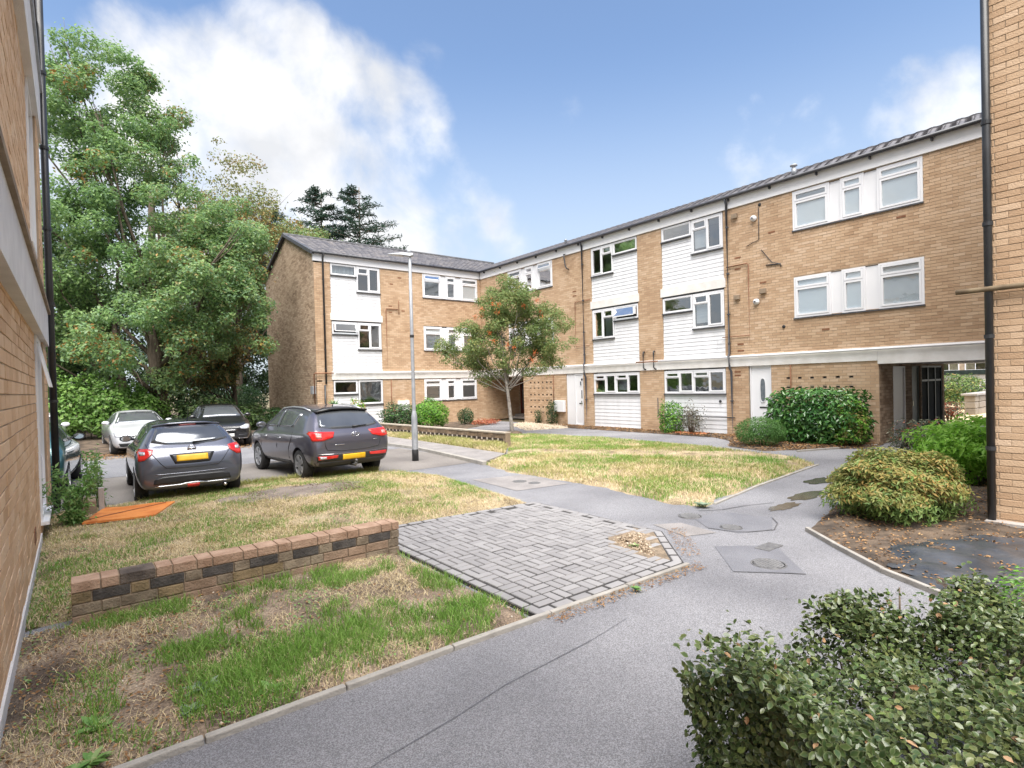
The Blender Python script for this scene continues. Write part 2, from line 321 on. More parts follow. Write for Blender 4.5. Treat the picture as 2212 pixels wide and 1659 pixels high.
def hnear(x, y, d): return np.clip(d * .5, 0, .045) + (fbm(x * 2.2, y * 2.2, 3) - .5) * .05 * np.clip(d * 4, 0, 1) - .004
LN = [(-.42, 3.64), (3.0, 3.64), (3.0, 6.14), (-.42, 6.14)]
near_lawn = terrain('near_lawn_soil', LN, soil_near, hnear, .09, .012, 2)
LU = [(-.42, 6.34), (3.0, 6.34), (3.0, 7.28), (5.88, 7.12), (6.04, 8.7), (6.28, 10.5), (5.9, 11.9), (5.5, 12.22), (2.9, 12.55), (1.2, 12.25), (.2, 11.95), (-.42, 12.0)]
def hup(x, y, d): return np.clip(d * .35, 0, .07) + .09 * np.exp(-(((x - 3.2) / 1.6) ** 2 + ((y - 10.3) / 1.1) ** 2)) + (fbm(x * 1.7, y * 1.7, 5) - .5) * .07 * np.clip(d * 4, 0, 1) - .004
up_lawn = terrain('upper_lawn_soil', LU, soil, hup, .14, .02, 3)
LT = [(8.0, 11.3), (7.72, 9.9), (7.80, 7.3), (7.5, 5.45), (7.68, 4.93), (8.24, 5.15), (10.5, 5.40), (13.1, 5.68), (14.0, 6.6), (14.1, 9.3), (14.4, 13.1), (13.7, 16.2), (12.6, 17.2), (11.0, 16.6), (10.6, 13.7), (9.4, 12.3)]
def htri(x, y, d): return np.clip(d * .3, 0, .07) + (fbm(x * 1.3, y * 1.3, 9) - .5) * .07 * np.clip(d * 4, 0, 1) - .006
tri_lawn = terrain('corner_lawn_soil', LT, soil, htri, .17, .03, 4)
mud_m = pm('bare_mud', (.13, .105, .088), (.235, .195, .165), scale=3, rough=.95, bump=1.0, bscale=30, detail=12)
def hmud(x, y, d): return hup(x, y, np.full_like(x, 2.0)) - .012 + np.clip(d * .25, 0, .03) + (fbm(x * 6, y * 6, 61) - .5) * .05 * np.clip(d * 5, 0, 1)
terrain('bare_mud_patch', [(3.15 + 1.35 * math.cos(a) * (1 + .12 * math.sin(3 * a)), 10.45 + .78 * math.sin(a) * (1 + .15 * math.cos(2 * a))) for a in np.linspace(0, 6.2832, 24)[:-1]], mud_m, hmud, .09, .03, 13)
# pavement beside the car park, its kerb, and the verge below the low wall
PV = [(8.32, 24.5), (8.42, 17.7), (8.52, 15.8), (8.2, 12.9), (8.0, 11.35), (9.35, 12.25), (9.5, 15.6), (9.55, 17.8), (9.55, 24.5)]
kind(MB().poly(PV, -.02, .075).build('pavement', slab_c), 'structure')
VG = [(9.6, 24.0), (9.58, 17.8), (9.55, 15.6), (9.4, 12.35), (10.58, 13.75), (11.0, 16.6), (10.4, 19.5), (10.0, 24.0)]
verge = terrain('verge_soil', VG, soil, lambda x, y, d: .06 + np.clip(d * .3, 0, .06) + (fbm(x * 2, y * 2, 4) - .5) * .05 - .02, .2, .02, 5)
# beds
BD = [(7.40, 3.30), (6.95, 2.80), (6.4, 2.14), (6.02, 1.50), (5.5, .9), (4.7, .2), (4.6, -1.5), (9.39, -1.5), (9.39, 1.85), (17.3, 1.9), (17.6, 4.9), (15.0, 4.75), (12.5, 4.05), (9.6, 3.75)]
bed = terrain('right_bed_soil', BD, soil_dk, lambda x, y, d: np.clip(d * .25, 0, .05) + (fbm(x * 2.2, y * 2.2, 11) - .5) * .10 * np.clip(d * 3, 0, 1), .12, .015, 6)
BS = [(16.85, 5.9), (17.98, 5.9), (17.98, 22.2), (16.9, 18.6), (17.0, 10.6), (16.3, 9.6), (15.0, 8.9), (14.6, 7.6), (15.6, 7.0)]
terrain('planting_strip_soil', BS, soil_dk, lambda x, y, d: np.clip(d * .2, 0, .05) + (fbm(x * 2, y * 2, 12) - .5) * .05, .18, .02, 7)
BA = [(9.9, 20.4), (12.0, 20.0), (16.4, 22.6), (17.0, 25.48), (9.0, 25.48)]
terrain('end_wing_bed_soil', BA, soil_dk, lambda x, y, d: np.clip(d * .2, 0, .06) + (fbm(x * 2, y * 2, 14) - .5) * .05, .3, .02, 8)
GA = [(15.0, 18.2), (17.0, 17.6), (17.95, 18.8), (17.95, 21.8), (16.6, 21.3)]
terrain('pale_gravel_strip', GA, gravel_m, lambda x, y, d: np.clip(d * .2, 0, .05) + (fbm(x * 5, y * 5, 15) - .5) * .05, .16, .02, 9)
WD = [(-30, 21.0), (-3, 22.4), (7.6, 22.0), (8.3, 24), (8.3, 60), (-30, 60)]
terrain('woodland_floor', WD, soil_dk, lambda x, y, d: .012 + np.clip(d * .08, 0, .25) + (fbm(x * .8, y * .8, 16) - .5) * .2 * np.clip(d, 0, 1), .8, .05, 10)
# repair patches and slabs let into the path
for nm, poly, z, m in [('concrete_slab_patch', [(6.55, 9.75), (7.72, 9.45), (7.62, 7.95), (6.44, 8.12)], .002, slab_c), ('concrete_slab_patch', [(6.25, 4.87), (6.60, 4.66), (6.50, 4.05), (6.06, 4.22)], .002, slab_c),
                       ('asphalt_repair_patch', [(5.95, 3.74), (6.50, 3.28), (5.76, 2.60), (5.30, 3.12)], .001, asphalt_dk), ('asphalt_repair_patch', [(6.62, 4.25), (7.0, 4.75), (7.6, 4.55), (7.75, 3.95), (7.15, 3.65), (6.7, 3.85)], .001, asphalt_dk)]:
    sheet(nm, densify(poly, .2), z, m)
# tar seams along joints of the path
seam = MB(); rng = random.Random(3)
def seam_line(pts, w=.007):
    for (a, b) in zip(pts[:-1], pts[1:]):
        d = Vector((b[0] - a[0], b[1] - a[1])).normalized(); n = Vector((-d.y, d.x)) * w * rng.uniform(.5, 1.2)
        seam.add([(a[0] - n.x, a[1] - n.y, .0035), (b[0] - n.x, b[1] - n.y, .0035), (b[0] + n.x, b[1] + n.y, .0035), (a[0] + n.x, a[1] + n.y, .0035)], [(0, 1, 2, 3)])
seam_line([(.9, 2.72), (1.3, 2.80), (1.75, 2.86), (2.2, 2.95), (2.6, 2.98), (3.1, 3.02), (3.6, 3.1)], .0035)
seam_line([(5.30, 3.12), (5.55, 2.86), (5.76, 2.60)]); seam_line([(6.62, 4.25), (6.68, 4.0), (6.8, 3.8), (7.15, 3.62), (7.5, 3.75), (7.75, 3.95)], .009); seam_line([(7.4, 4.9), (7.7, 4.7), (8.2, 4.6), (8.7, 4.4)], .010)
kind(seam.build('tar_seam', pm('tar_seal', (.075, .075, .082), (.11, .11, .118), scale=9, rough=.5)), 'structure')
# wet patches
wetm = pm('wet_asphalt', (.055, .050, .042), (.085, .078, .066), scale=6, rough=.12, spec=.6)
for i, (cx_, cy_, rx_, ry_) in enumerate([(9.62, 4.29, .55, .17), (8.55, 4.16, .42, .14), (11.1, 4.72, .5, .2)]):
    k = 22; rr = random.Random(i); sheet('puddle', [(cx_ + math.cos(6.283 * j / k) * rx_ * rr.uniform(.75, 1.15), cy_ + math.sin(6.283 * j / k) * ry_ * rr.uniform(.75, 1.15)) for j in range(k)], .003, wetm)
# kerbs: each stone its own piece, children of the path
def kerb_line(pts, L, w, h, parent, mat=kerbm):
    for (a, b) in zip(pts[:-1], pts[1:]):
        d = Vector((b[0] - a[0], b[1] - a[1])); n = max(1, round(d.length / L)); ang = math.atan2(d.y, d.x); l = d.length / n
        mb = MB(); mb.box(-l / 2 + .004, l / 2 - .004, -w / 2, w / 2, -.08, h); me = None
        for i in range(n):
            t = (i + .5) / n; o = mb.build('kerb_stone', mat, parent, bevel=.008) if me is None else mkobj('kerb_stone', me, mat, parent)
            me = o.data; o.location = (a[0] + d.x * t, a[1] + d.y * t, rng.uniform(-.004, .004)); o.rotation_euler = (0, 0, ang + rng.uniform(-.006, .006))
kerb_line([(-.3, 3.60), (2.2, 3.605), (5.12, 3.535)], .9, .05, .035, path)
kerb_line([(7.40, 3.32), (6.93, 2.80), (6.36, 2.12), (6.0, 1.48)], .8, .05, .05, path); kerb_line([(6.0, 1.47), (5.5, 1.42)], .5, .09, .055, path)
kerb_line([(7.95, 4.98), (9.6, 5.24), (13.1, 5.6)], .9, .05, .02, path); kerb_line([(15.0, 6.95), (17.6, 5.95)], .9, .06, .04, path)
kerb_line([(8.32, 24.0), (8.42, 17.7), (8.50, 15.8), (8.18, 12.9), (7.97, 11.3)], .9, .12, .085, carpark)

# ------------------------------------------------------------------ block paving
pav = kind(MB().poly([(3.03, 3.58), (5.10, 3.575), (5.96, 4.5), (5.96, 7.06), (3.03, 7.30)], -.03, .031).build('block_paving', joint_m), 'structure')
PL, PW, PT = .211, .1055, .036
PAV = [(3.16, 3.71), (5.05, 3.705), (5.84, 4.56), (5.84, 6.95), (3.16, 7.16)]
PBED = [(5.02, 3.82), (5.78, 4.60), (5.50, 4.78), (5.22, 4.72), (4.98, 4.36)]     # corner left open for gravel
cells = []
ox, oy = 3.16, 3.71
for i in range(-2, 30):
    for j in range(-2, 40):
        # basket of paired blocks
        cxx, cyy = ox + i * PL, oy + j * PL
        if (i + j) % 2 == 0: cells += [(cxx + PL / 2, cyy + PW * .5, 0), (cxx + PL / 2, cyy + PW * 1.5, 0)]
        else: cells += [(cxx + PW * .5, cyy + PL / 2, 1), (cxx + PW * 1.5, cyy + PL / 2, 1)]
ca = np.array([(c[0], c[1]) for c in cells]); ok = inside(PAV, ca[:, 0], ca[:, 1]) & ~inside(PBED, ca[:, 0], ca[:, 1])
ok &= edge_dist(PAV, ca[:, 0], ca[:, 1]) > .035
items = [(c[0], c[1], 0 if c[2] == 0 else math.pi / 2) for c, k in zip(cells, ok) if k]
BPOL = [(3.03, 3.58), (5.10, 3.575), (5.96, 4.5), (5.96, 7.06), (3.03, 7.30)]
for a, b in zip(BPOL, BPOL[1:] + BPOL[:1]):
    d = Vector((b[0] - a[0], b[1] - a[1])); nin = Vector((-d.y, d.x)).normalized(); k = int((d.length - .02) / PL); l = (d.length - .0) / k
    for i in range(k):
        q = Vector(a) + d * ((i + .5) / k) + nin * (PW / 2 + .008); items.append((q.x, q.y, math.atan2(d.y, d.x)))
items.sort(key=lambda t: t[0] ** 2 + t[1] ** 2)
pb = MB(); pb.box(-PL / 2 + .0085, PL / 2 - .0085, -PW / 2 + .0085, PW / 2 - .0085, 0, PT); bm = bmesh.new(); me0 = pb.mesh('paver'); bm.from_mesh(me0); bmesh.ops.bevel(bm, geom=[e for e in bm.edges if all(v.co.z > PT - .001 for v in e.verts)], offset=.006, segments=1, affect='EDGES'); bm.to_mesh(me0)
tv = np.array([v.co[:] for v in bm.verts]); bmesh.ops.triangulate(bm, faces=bm.faces); tf = np.array([[v.index for v in f.verts] for f in bm.faces]); bm.free()
rp = np.random.default_rng(5)
for x, y, a in items[:300]:
    o = mkobj('paver', me0, paver_o, pav); o.location = (x + rp.normal(0, .0015), y + rp.normal(0, .0015), .002 + rp.normal(0, .002)); o.rotation_euler = (rp.normal(0, .006), rp.normal(0, .006), a + rp.normal(0, .008))
rest = items[300:]
P = np.array([(x, y, .002 + rp.normal(0, .002)) for x, y, a in rest]); an = np.array([a for *_, a in rest]) + rp.normal(0, .008, len(rest)); z0 = np.zeros(len(rest))
kind(mkobj('paver_field', stamp('paver_field', tv, tf, P, np.c_[np.cos(an), np.sin(an), z0], np.c_[-np.sin(an), np.cos(an), z0], np.c_[z0, z0, z0 + 1]), paver_i, pav), 'stuff')
sheet('gravel_bed', [(4.93, 3.80), (5.06, 3.72), (5.84, 4.54), (5.84, 4.86), (5.40, 4.92), (4.93, 4.50)], .0335, pm('bed_grit', (.13, .10, .07), (.26, .20, .14), scale=14, rough=.95, speck=.4))
# loose gravel in the open corner
OCT_V = np.array([(1, 0, 0), (-1, 0, 0), (0, 1, 0), (0, -1, 0), (0, 0, 1), (0, 0, -1), ]) * .5
OCT_F = np.array([(0, 2, 4), (2, 1, 4), (1, 3, 4), (3, 0, 4), (2, 0, 5), (1, 2, 5), (3, 1, 5), (0, 3, 5)])
gravel_h = pm('heap_gravel', (.16, .115, .075), (.34, .26, .18), c3=(.58, .50, .40), scale=9, rough=.9, rnd='island')
def pebbles(name, poly, n, s0, s1, mat, label, zb, zv=.02, seed=1):
    r = np.random.default_rng(seed); q = rand_in(poly, n, r); d = edge_dist(poly, q[:, 0], q[:, 1]); s = r.uniform(s0, s1, (n, 1))
    A = unit(r.normal(size=(n, 3))); B = unit(np.cross(A, r.normal(size=(n, 3)))); D = np.cross(A, B)
    o = mkobj(name, stamp(name, OCT_V, OCT_F, np.c_[q, zb + np.minimum(d * .35, zv) * r.uniform(.2, 1.1, n)], A * s * r.uniform(.8, 1.5, (n, 1)), B * s, D * s * r.uniform(.5, .9, (n, 1))), mat)
    kind(o, 'stuff'); return tag(o, label, 'gravel')
pebbles('gravel_heap', PBED, 900, .018, .045, gravel_h, 'heap of pale gravel in the open corner of the grey block paving', .015, .045, 3)
pebbles('gravel_scatter', GA, 900, .03, .07, gravel_m, 'pale gravel spread below the pierced brick panel by the white door', .03, .03, 4)

# ------------------------------------------------------------------ brick facades
def fB(u, d, z): return (18.0 - d, u, z)
def fA(u, d, z): return (u, 25.5 - d, z)
def fG(u, d, z): return (8.75 - d, u, z)
def fL(u, d, z): return (-.40 + d, u, z)
def fR(u, d, z): return (9.4 - d, u, z)
def fP(u, d, z): return (u, 6.0 - d, z)      # side wall of the passage
def fbx(mb, F, u0, u1, d0, d1, z0, z1):
    a, b = F(u0, d0, z0), F(u1, d1, z1); return mb.box(a[0], b[0], a[1], b[1], a[2], b[2])
def free_spans(u0, u1, ops, z):
    s = [(u0, u1)]
    for a, b, c, d in ops:
        if c < z < d:
            t = []
            for p, q in s:
                if b <= p or a >= q: t.append((p, q)); continue
                if a > p: t.append((p, a))
                if b < q: t.append((b, q))
            s = t
    return s
def facade(root, F, u0, u1, z0, z1, ops, mi, mo, bl=.245, bh=.0857, joint=.011, seed=1, nsingle=300, mort=mortar, vis=None, top=None, thick=.25):
    """mortar wall with real openings + every brick as a proud piece; the largest nsingle in view are separate objects"""
    wall = MB(); us = sorted({u0, u1, *[o[0] for o in ops], *[o[1] for o in ops]}); us = [u for u in us if u0 <= u <= u1]
    for a, b in zip(us[:-1], us[1:]):
        zs = sorted([(o[2], o[3]) for o in ops if o[0] <= a + 1e-6 and o[1] >= b - 1e-6]); z = z0
        for c, d in zs:
            if c > z: fbx(wall, F, a, b, 0, -thick, z, c)
            z = max(z, d)
        if z < z1: fbx(wall, F, a, b, 0, -thick, z, z1)
    wall.build('wall', mort, root)
    r = random.Random(seed); br = []; n = int((z1 - z0) / bh)
    for k in range(n):
        za = z0 + k * bh; zc = za + bh / 2
        for p, q in free_spans(u0, u1, ops, zc):
            x = u0 + (0 if k % 2 else -bl / 2) - .001
            while x < q:
                a, b = max(x, p), min(x + bl, q)
                if b - a > .04 and (top is None or zc < top((a + b) / 2)): br.append((a + joint / 2, b - joint / 2, za + joint / 2, za + bh - joint / 2, .008 + r.uniform(-.003, .003)))
                x += bl
    def dist(t):
        w = F((t[0] + t[1]) / 2, 0, (t[2] + t[3]) / 2); d2 = (w[0]) ** 2 + w[1] ** 2 + (w[2] - 2) ** 2
        return d2 if (vis is None or vis((t[0] + t[1]) / 2, t[2])) else d2 + 1e6
    br.sort(key=dist); lib = {}
    for i, (a, b, c, d, h) in enumerate(br[:nsingle]):
        key = round((b - a) * 50)
        if key not in lib:
            w = key / 50.0; mb = MB(); fbx(mb, lambda u, dd, z: tuple(np.subtract(F(u, dd, z), F(0, 0, 0))), -w / 2, w / 2, -.02, .008, -(d - c) / 2, (d - c) / 2)
            m_ = mb.mesh('brick'); bm = bmesh.new(); bm.from_mesh(m_); bmesh.ops.recalc_face_normals(bm, faces=bm.faces); bmesh.ops.bevel(bm, geom=list(bm.edges), offset=.003, segments=1, affect='EDGES'); bm.to_mesh(m_); bm.free(); lib[key] = m_
        o = mkobj('brick', lib[key], mo, root); p = F((a + b) / 2, h - .008, (c + d) / 2); o.location = p
    rest = br[nsingle:]
    if rest:
        R_ = np.array(rest); V = []; 
        o0 = np.array(F(0, 0, 0)); eu = np.array(F(1, 0, 0)) - o0; ed = np.array(F(0, 1, 0)) - o0; ez = np.array([0, 0, 1.0])
        cor = [(0, 0), (1, 0), (1, 1), (0, 1)]; VV = []
        for dd in (0, 1):
            for cu, cz in cor:
                u = R_[:, 0 + cu]; z = R_[:, 2 + cz]; d_ = R_[:, 4] * dd - .004 * (1 - dd); VV.append(o0 + u[:, None] * eu + d_[:, None] * ed + z[:, None] * ez)
        V = np.stack(VV, 1).reshape(-1, 3); T = np.array([(4, 5, 6, 7), (0, 1, 5, 4), (1, 2, 6, 5), (2, 3, 7, 6), (3, 0, 4, 7)])
        Fc = (T[None] + (np.arange(len(R_)) * 8)[:, None, None]).reshape(-1, 4)
        kind(mkobj('brickwork', np_mesh('brickwork', V, Fc), mi, root), 'stuff')
    return len(br)

# ------------------------------------------------------------------ windows, boards, pipes
def bars(mb, F, u0, u1, z0, z1, w, d0, d1):
    fbx(mb, F, u0, u1, d0, d1, z0, z0 + w); fbx(mb, F, u0, u1, d0, d1, z1 - w, z1); fbx(mb, F, u0, u0 + w, d0, d1, z0 + w, z1 - w); fbx(mb, F, u1 - w, u1, d0, d1, z0 + w, z1 - w)
def window(root, F, u0, u1, z0, z1, cells, d=-.03, sill=True, room=True, behind=None, lowsill=.05):
    """cells: (ua, ub, za, zb, sash) inside the frame; a sash adds its own raised border, 'open' tilts it outwards"""
    mb = MB(); bars(mb, F, u0, u1, z0, z1, .05, d - .03, d + .035)
    edges = sorted({round(c[0], 3) for c in cells} | {round(c[1], 3) for c in cells})
    for c in cells: bars(mb, F, c[0], c[1], c[2], c[3], .022, d - .028, d + .026)
    fr = mb.build('window', white_pvc, root)
    for i, c in enumerate(cells):
        a, b, e, f = c[0] + .022, c[1] - .022, c[2] + .022, c[3] - .022; sash = c[4] if len(c) > 4 else None
        if sash:
            s = MB()
            if sash == 'open':
                L = f - e; 
                def FT(u, dd, z, F=F, e=e, f=f): 
                    t = (f - z); return F(u, d + .035 + dd + t * .45, f - t * .90)
                bars(s, FT, a, b, e, f, .045, 0, .03); so_ = s.build('sash', white_pvc, fr); p = MB(); q = [FT(a + .03, .015, e + .03), FT(b - .03, .015, e + .03), FT(b - .03, .015, f - .03), FT(a + .03, .015, f - .03)]; p.add(q, [(0, 1, 2, 3)]); p.build('pane', glass_w, fr); continue
            bars(s, F, a - .008, b + .008, e - .008, f + .008, .052, d, d + .048); s.build('sash', white_pvc, fr); a += .04; b -= .04; e += .04; f -= .04
        p = MB(); q = [F(a - .005, d, e - .005), F(b + .005, d, e - .005), F(b + .005, d, f + .005), F(a - .005, d, f + .005)]; p.add(q, [(0, 1, 2, 3)]); p.build('pane', glass_w, fr)
        bh_ = (behind or {}).get(i)
        if bh_ == 'curtain' or bh_ == 'curtains':
            cu = MB(); n = 26; span = [(a, b)] if bh_ == 'curtain' else [(a, a + (b - a) * .32), (a + (b - a) * .62, b)]
            for p0, p1 in span:
                pts = [p0 + (p1 - p0) * k / n for k in range(n + 1)]
                for k in range(n):
                    d0, d1 = d - .12 + .025 * math.sin(k * 1.3), d - .12 + .025 * math.sin((k + 1) * 1.3); cu.add([F(pts[k], d0, e), F(pts[k + 1], d1, e), F(pts[k + 1], d1, f), F(pts[k], d0, f)], [(0, 1, 2, 3)])
            cu.build('curtain', curtain, fr, True)
        elif bh_ == 'blind' or bh_ == 'halfblind' or bh_ == 'slats':
            bl_ = MB(); zb = e + (f - e) * (.16 if bh_ == 'halfblind' else 0)
            if bh_ == 'slats':
                k = 6
                for j in range(k): fbx(bl_, F, a, b, d - .10, d - .09, e + (f - e) * j / k + .012, e + (f - e) * (j + 1) / k - .012)
            else: fbx(bl_, F, a, b, d - .10, d - .09, zb, f)
            bl_.build('blind', blind, fr)
    if room:
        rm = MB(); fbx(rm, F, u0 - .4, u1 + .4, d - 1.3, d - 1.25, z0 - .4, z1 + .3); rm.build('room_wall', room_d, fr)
    if sill:
        s = MB(); fbx(s, F, u0 - .02, u1 + .02, d - .02, d + .085, z0 - lowsill, z0 - .004); s.build('sill', lead, fr)
    return fr
def boards(root, F, u0, u1, z0, z1, d=-.035, bh=.148):
    pn = MB(); fbx(pn, F, u0, u1, d - .05, d - .012, z0, z1); panel = pn.build('cladding_panel', white_board, root)
    n = max(1, round((z1 - z0) / bh)); h = (z1 - z0) / n
    for k in range(n):
        a, b = z0 + k * h, z0 + (k + 1) * h - .005; m = MB()
        q = [F(u0, d - .010, a), F(u1, d - .010, a), F(u1, d + .011, a), F(u0, d + .011, a), F(u0, d - .010, b), F(u1, d - .010, b), F(u1, d - .002, b), F(u0, d - .002, b)]
        m.add(q, [(0, 3, 2, 1), (4, 5, 6, 7), (0, 1, 5, 4), (1, 2, 6, 5), (2, 3, 7, 6), (3, 0, 4, 7)]); m.build('board', white_board, panel)
    return panel
def pipe(root, name, pts, r, mat, n=10, rings=()):
    mb = MB(); mb.tube(pts, r, n)
    o = mb.build(name, mat, root, True)
    for p in rings:
        k = MB(); k.tube([(p[0], p[1], p[2] - .025), (p[0], p[1], p[2] + .025)], r * 1.25, n); k.build('pipe_clip', mat, o)
    return o
def triple(root, F, a, dirn, z0, z1, beh, opens=(), sash=True):
    """three lights with white infill panels between, starting at a and running in direction dirn"""
    seg = [(0, 1.09), (1.39, 2.02), (2.35, 3.43)]; zt = z1 - (z1 - z0) * .27
    mb = MB(); lo, hi = sorted((a, a + dirn * 3.43)); fbx(mb, F, lo + .02, hi - .02, -.06, -.022, z0 + .02, z1 - .02); mb.build('infill_panel', white_pvc, root)
    for i, (s, e) in enumerate(seg):
        u0, u1 = sorted((a + dirn * s, a + dirn * e)); b = beh[i] or {}
        window(root, F, u0, u1, z0, z1, [(u0 + .05, u1 - .05, z0 + .05, zt, 'sash'), (u0 + .05, u1 - .05, zt, z1 - .05, 'open' if i in opens else 'sash')], d=-.02, behind=b, sill=False)
    s = MB(); fbx(s, F, lo - .02, hi + .02, -.03, .05, z0 - .045, z0 - .004); s.build('sill', lead, root)

def roof(root, corners, cols, rows, name='roof', nsingle=0, seed=2):
    """corners: eaves start, eaves end, ridge end, ridge start; tiles laid in rows up the slope"""
    e0, e1, r1, r0 = [np.array(c, float) for c in corners]
    dk = MB(); dk.add([tuple(c) for c in (e0, e1, r1, r0)], [(0, 1, 2, 3)]); deck = dk.build(name, lead, root)
    nrm = unit(np.cross(e1 - e0, r0 - e0)); nrm = nrm if nrm[2] > 0 else -nrm
    prof = [(-.5, .012), (-.36, .022), (-.22, .015), (-.05, .002), (.2, .002), (.36, .015), (.5, .023)]
    tv = [(x, y, z + (.014 if y < 0 else .003)) for y in (-.56, .56) for x, z in prof] + [(x, -.56, 0.0) for x, z in prof]; k = len(prof)
    tf = [(i, i + 1, k + i + 1, k + i) for i in range(k - 1)] + [(2 * k + i, 2 * k + i + 1, i + 1, i) for i in range(k - 1)]
    P, A, B = [], [], []
    for j in range(rows):
        for i in range(cols):
            s, t = (i + .5) / cols, (j + .5) / rows; a = e0 + (e1 - e0) * s; b = r0 + (r1 - r0) * s; p = a + (b - a) * t
            a2, b2 = e0 + (e1 - e0) * (i + 1) / cols, r0 + (r1 - r0) * (i + 1) / cols
            P.append(p + nrm * .012); A.append(unit(e1 - e0) * (np.linalg.norm((a2 + (b2 - a2) * t) - (e0 + (e1 - e0) * i / cols + ((r0 + (r1 - r0) * i / cols) - (e0 + (e1 - e0) * i / cols)) * t)))); B.append((b - a) / rows)
    P, A, B = map(np.array, (P, A, B)); D = np.repeat(nrm[None], len(P), 0); order = np.argsort(np.linalg.norm(P - CAM, axis=1)); s_ = order[:nsingle]; r_ = order[nsingle:]
    if nsingle:
        lib = {}
        for i in s_:
            me = lib.get(0)
            if me is None:
                me = stamp('roof_tile', tv, tf, np.zeros((1, 3)), A[i:i + 1], B[i:i + 1], D[i:i + 1]); lib[0] = me
            o = mkobj('roof_tile', me, tile_o, deck); o.location = P[i]
    kind(mkobj('roof_tiling', stamp('roof_tiling', tv, tf, P[r_], A[r_], B[r_], D[r_]), tile_i, deck), 'stuff')
    return deck
# ------------------------------------------------------------------ long block (x = 18, faces the lawns)
blk = thing('apartment_block', 'long three-storey buff brick block with white cladding bays, on the right behind the lawn', 'building', (18, 12, 0))
Y0, Y1, EAV = -1.5, 25.49, 7.83
ops = []
ops += [(4.89, 8.32, 6.58, 7.80), (4.89, 8.32, 3.84, 5.11), (19.55, 22.98, 6.58, 7.80), (19.55, 22.98, 3.84, 5.11)]
ops += [(10.72, 13.33, 0, 8), (14.50, 17.05, 0, 8)]
ops += [(2.30, 6.0, 0, 2.77), (9.11, 9.88, 0, 2.77), (17.68, 18.77, 0, 2.77), (21.9, 25.49, 0, 2.77)]
pierced = [(8.20 - .37 * i, z) for i in range(5) for z in (1.96, 1.63)] + [(8.56, z) for z in (1.96, 1.63)]
pierced2 = [(21.35 - .30 * i, 2.02 - .30 * j) for i in range(6) for j in range(6)]
pierced2 = [p for p in pierced2 if not (18.8 < p[0] < 19.75 and p[1] < 1.25)]
ops += [(u - .055, u + .055, z - .043, z + .043) for u, z in pierced + pierced2]
facade(blk, fB, Y0, Y1, 0, EAV, ops, brick_i, brick_o, seed=4, vis=lambda u, z: u > 3.5)
dk = MB()
for u, z in pierced + pierced2: fbx(dk, fB, u - .06, u + .06, -.20, -.06, z - .05, z + .05)
dk.build('vent_cavity', black_m, blk)
def bay(root, F, lo, hi, small_first, small_at_low):
    """cladding bay between lo and hi; small_at_low: the small high light sits at the low-u end"""
    m = (lo + hi) / 2 + (.02 if small_at_low else -.02)
    S = (lo + .02, m - .01) if small_at_low else (m + .01, hi - .02); T = (m + .01, hi - .02) if small_at_low else (lo + .02, m - .01)
    for fl, (zs, zsm, zt, zb) in enumerate([(3.84, 4.53, 5.10, 2.78), (6.58, 7.28, 7.80, 5.50)]):
        boards(root, F, lo, hi, zb, zs - .05); boards(root, F, S[0] - .02, S[1] + .01, zs - .05, zsm - .055)
        b = {0: random.Random(int(lo * 10 + fl)).choice([None, 'curtain', 'blind'])}
        window(root, F, S[0], S[1], zsm, zt, [(S[0] + .05, S[1] - .05, zsm + .05, zt - .05, 'open' if (fl == 0 and abs(lo - 14.5) < .1) or (fl == 0 and lo < 10) else None)], behind=b)
        tm = (T[0] + T[1]) / 2; zz = zt - .38
        # outer light is full height, inner light has a fanlight
        inn = (T[0] + .05, tm) if small_at_low else (tm, T[1] - .05); out_ = (tm, T[1] - .05) if small_at_low else (T[0] + .05, tm)
        window(root, F, T[0], T[1], zs, zt, [(inn[0], inn[1], zs + .05, zz, None), (inn[0], inn[1], zz, zt - .05, 'sash'), (out_[0], out_[1], zs + .05, zt - .05, 'sash')], behind={0: random.Random(int(lo * 7 + fl)).choice([None, 'halfblind', 'curtain'])})
    band = MB(); fbx(band, F, lo - .06, hi + .06, -.08, .035, 5.17, 5.49); band.build('concrete_band', white_paint, root)
    hd = MB(); fbx(hd, F, lo, hi, -.10, -.005, 5.10, 5.168); fbx(hd, F, lo, hi, -.10, -.005, 7.802, 7.83); hd.build('head_trim', lead, root)
bay(blk, fB, 10.72, 13.33, True, False); bay(blk, fB, 14.50, 17.05, True, True)
for lo, hi, beh in ((10.72, 13.33, {0: None, 2: None}), (14.50, 17.05, {1: 'halfblind'})):
    boards(blk, fB, lo, hi, .04, 1.42); q = (hi - lo - .14) / 4; z0, z1 = 1.46, 2.33; zz = 2.06; cs = []
    for k in range(4):
        a, b = lo + .05 + q * k + (.02 if k > 1 else 0), lo + .05 + q * (k + 1) + (.02 if k > 1 else 0)
        cs += [(a, b, z0 + .05, zz, None), (a, b, zz, z1 - .05, 'sash')] if k % 2 == (1 if lo > 12 else 1) else [(a, b, z0 + .05, z1 - .05, 'sash')]
    window(blk, fB, lo + .02, hi - .02, z0, z1, cs, behind=beh)
triple(blk, fB, 8.32, -1, 6.58, 7.80, [{0: 'halfblind', 1: 'blind'}, {0: 'blind', 1: 'blind'}, {0: 'curtains', 1: None}])
triple(blk, fB, 8.32, -1, 3.84, 5.11, [{0: 'blind'}, None, {0: 'curtain'}])
triple(blk, fB, 22.98, -1, 6.58, 7.80, [None, None, None], opens=(2,)); triple(blk, fB, 22.98, -1, 3.84, 5.11, [None, {0: 'curtain'}, None])
bm_ = MB(); fbx(bm_, fB, 6.02, 25.45, -.30, .045, 2.385, 2.775); bm_.build('floor_beam', white_paint, blk)
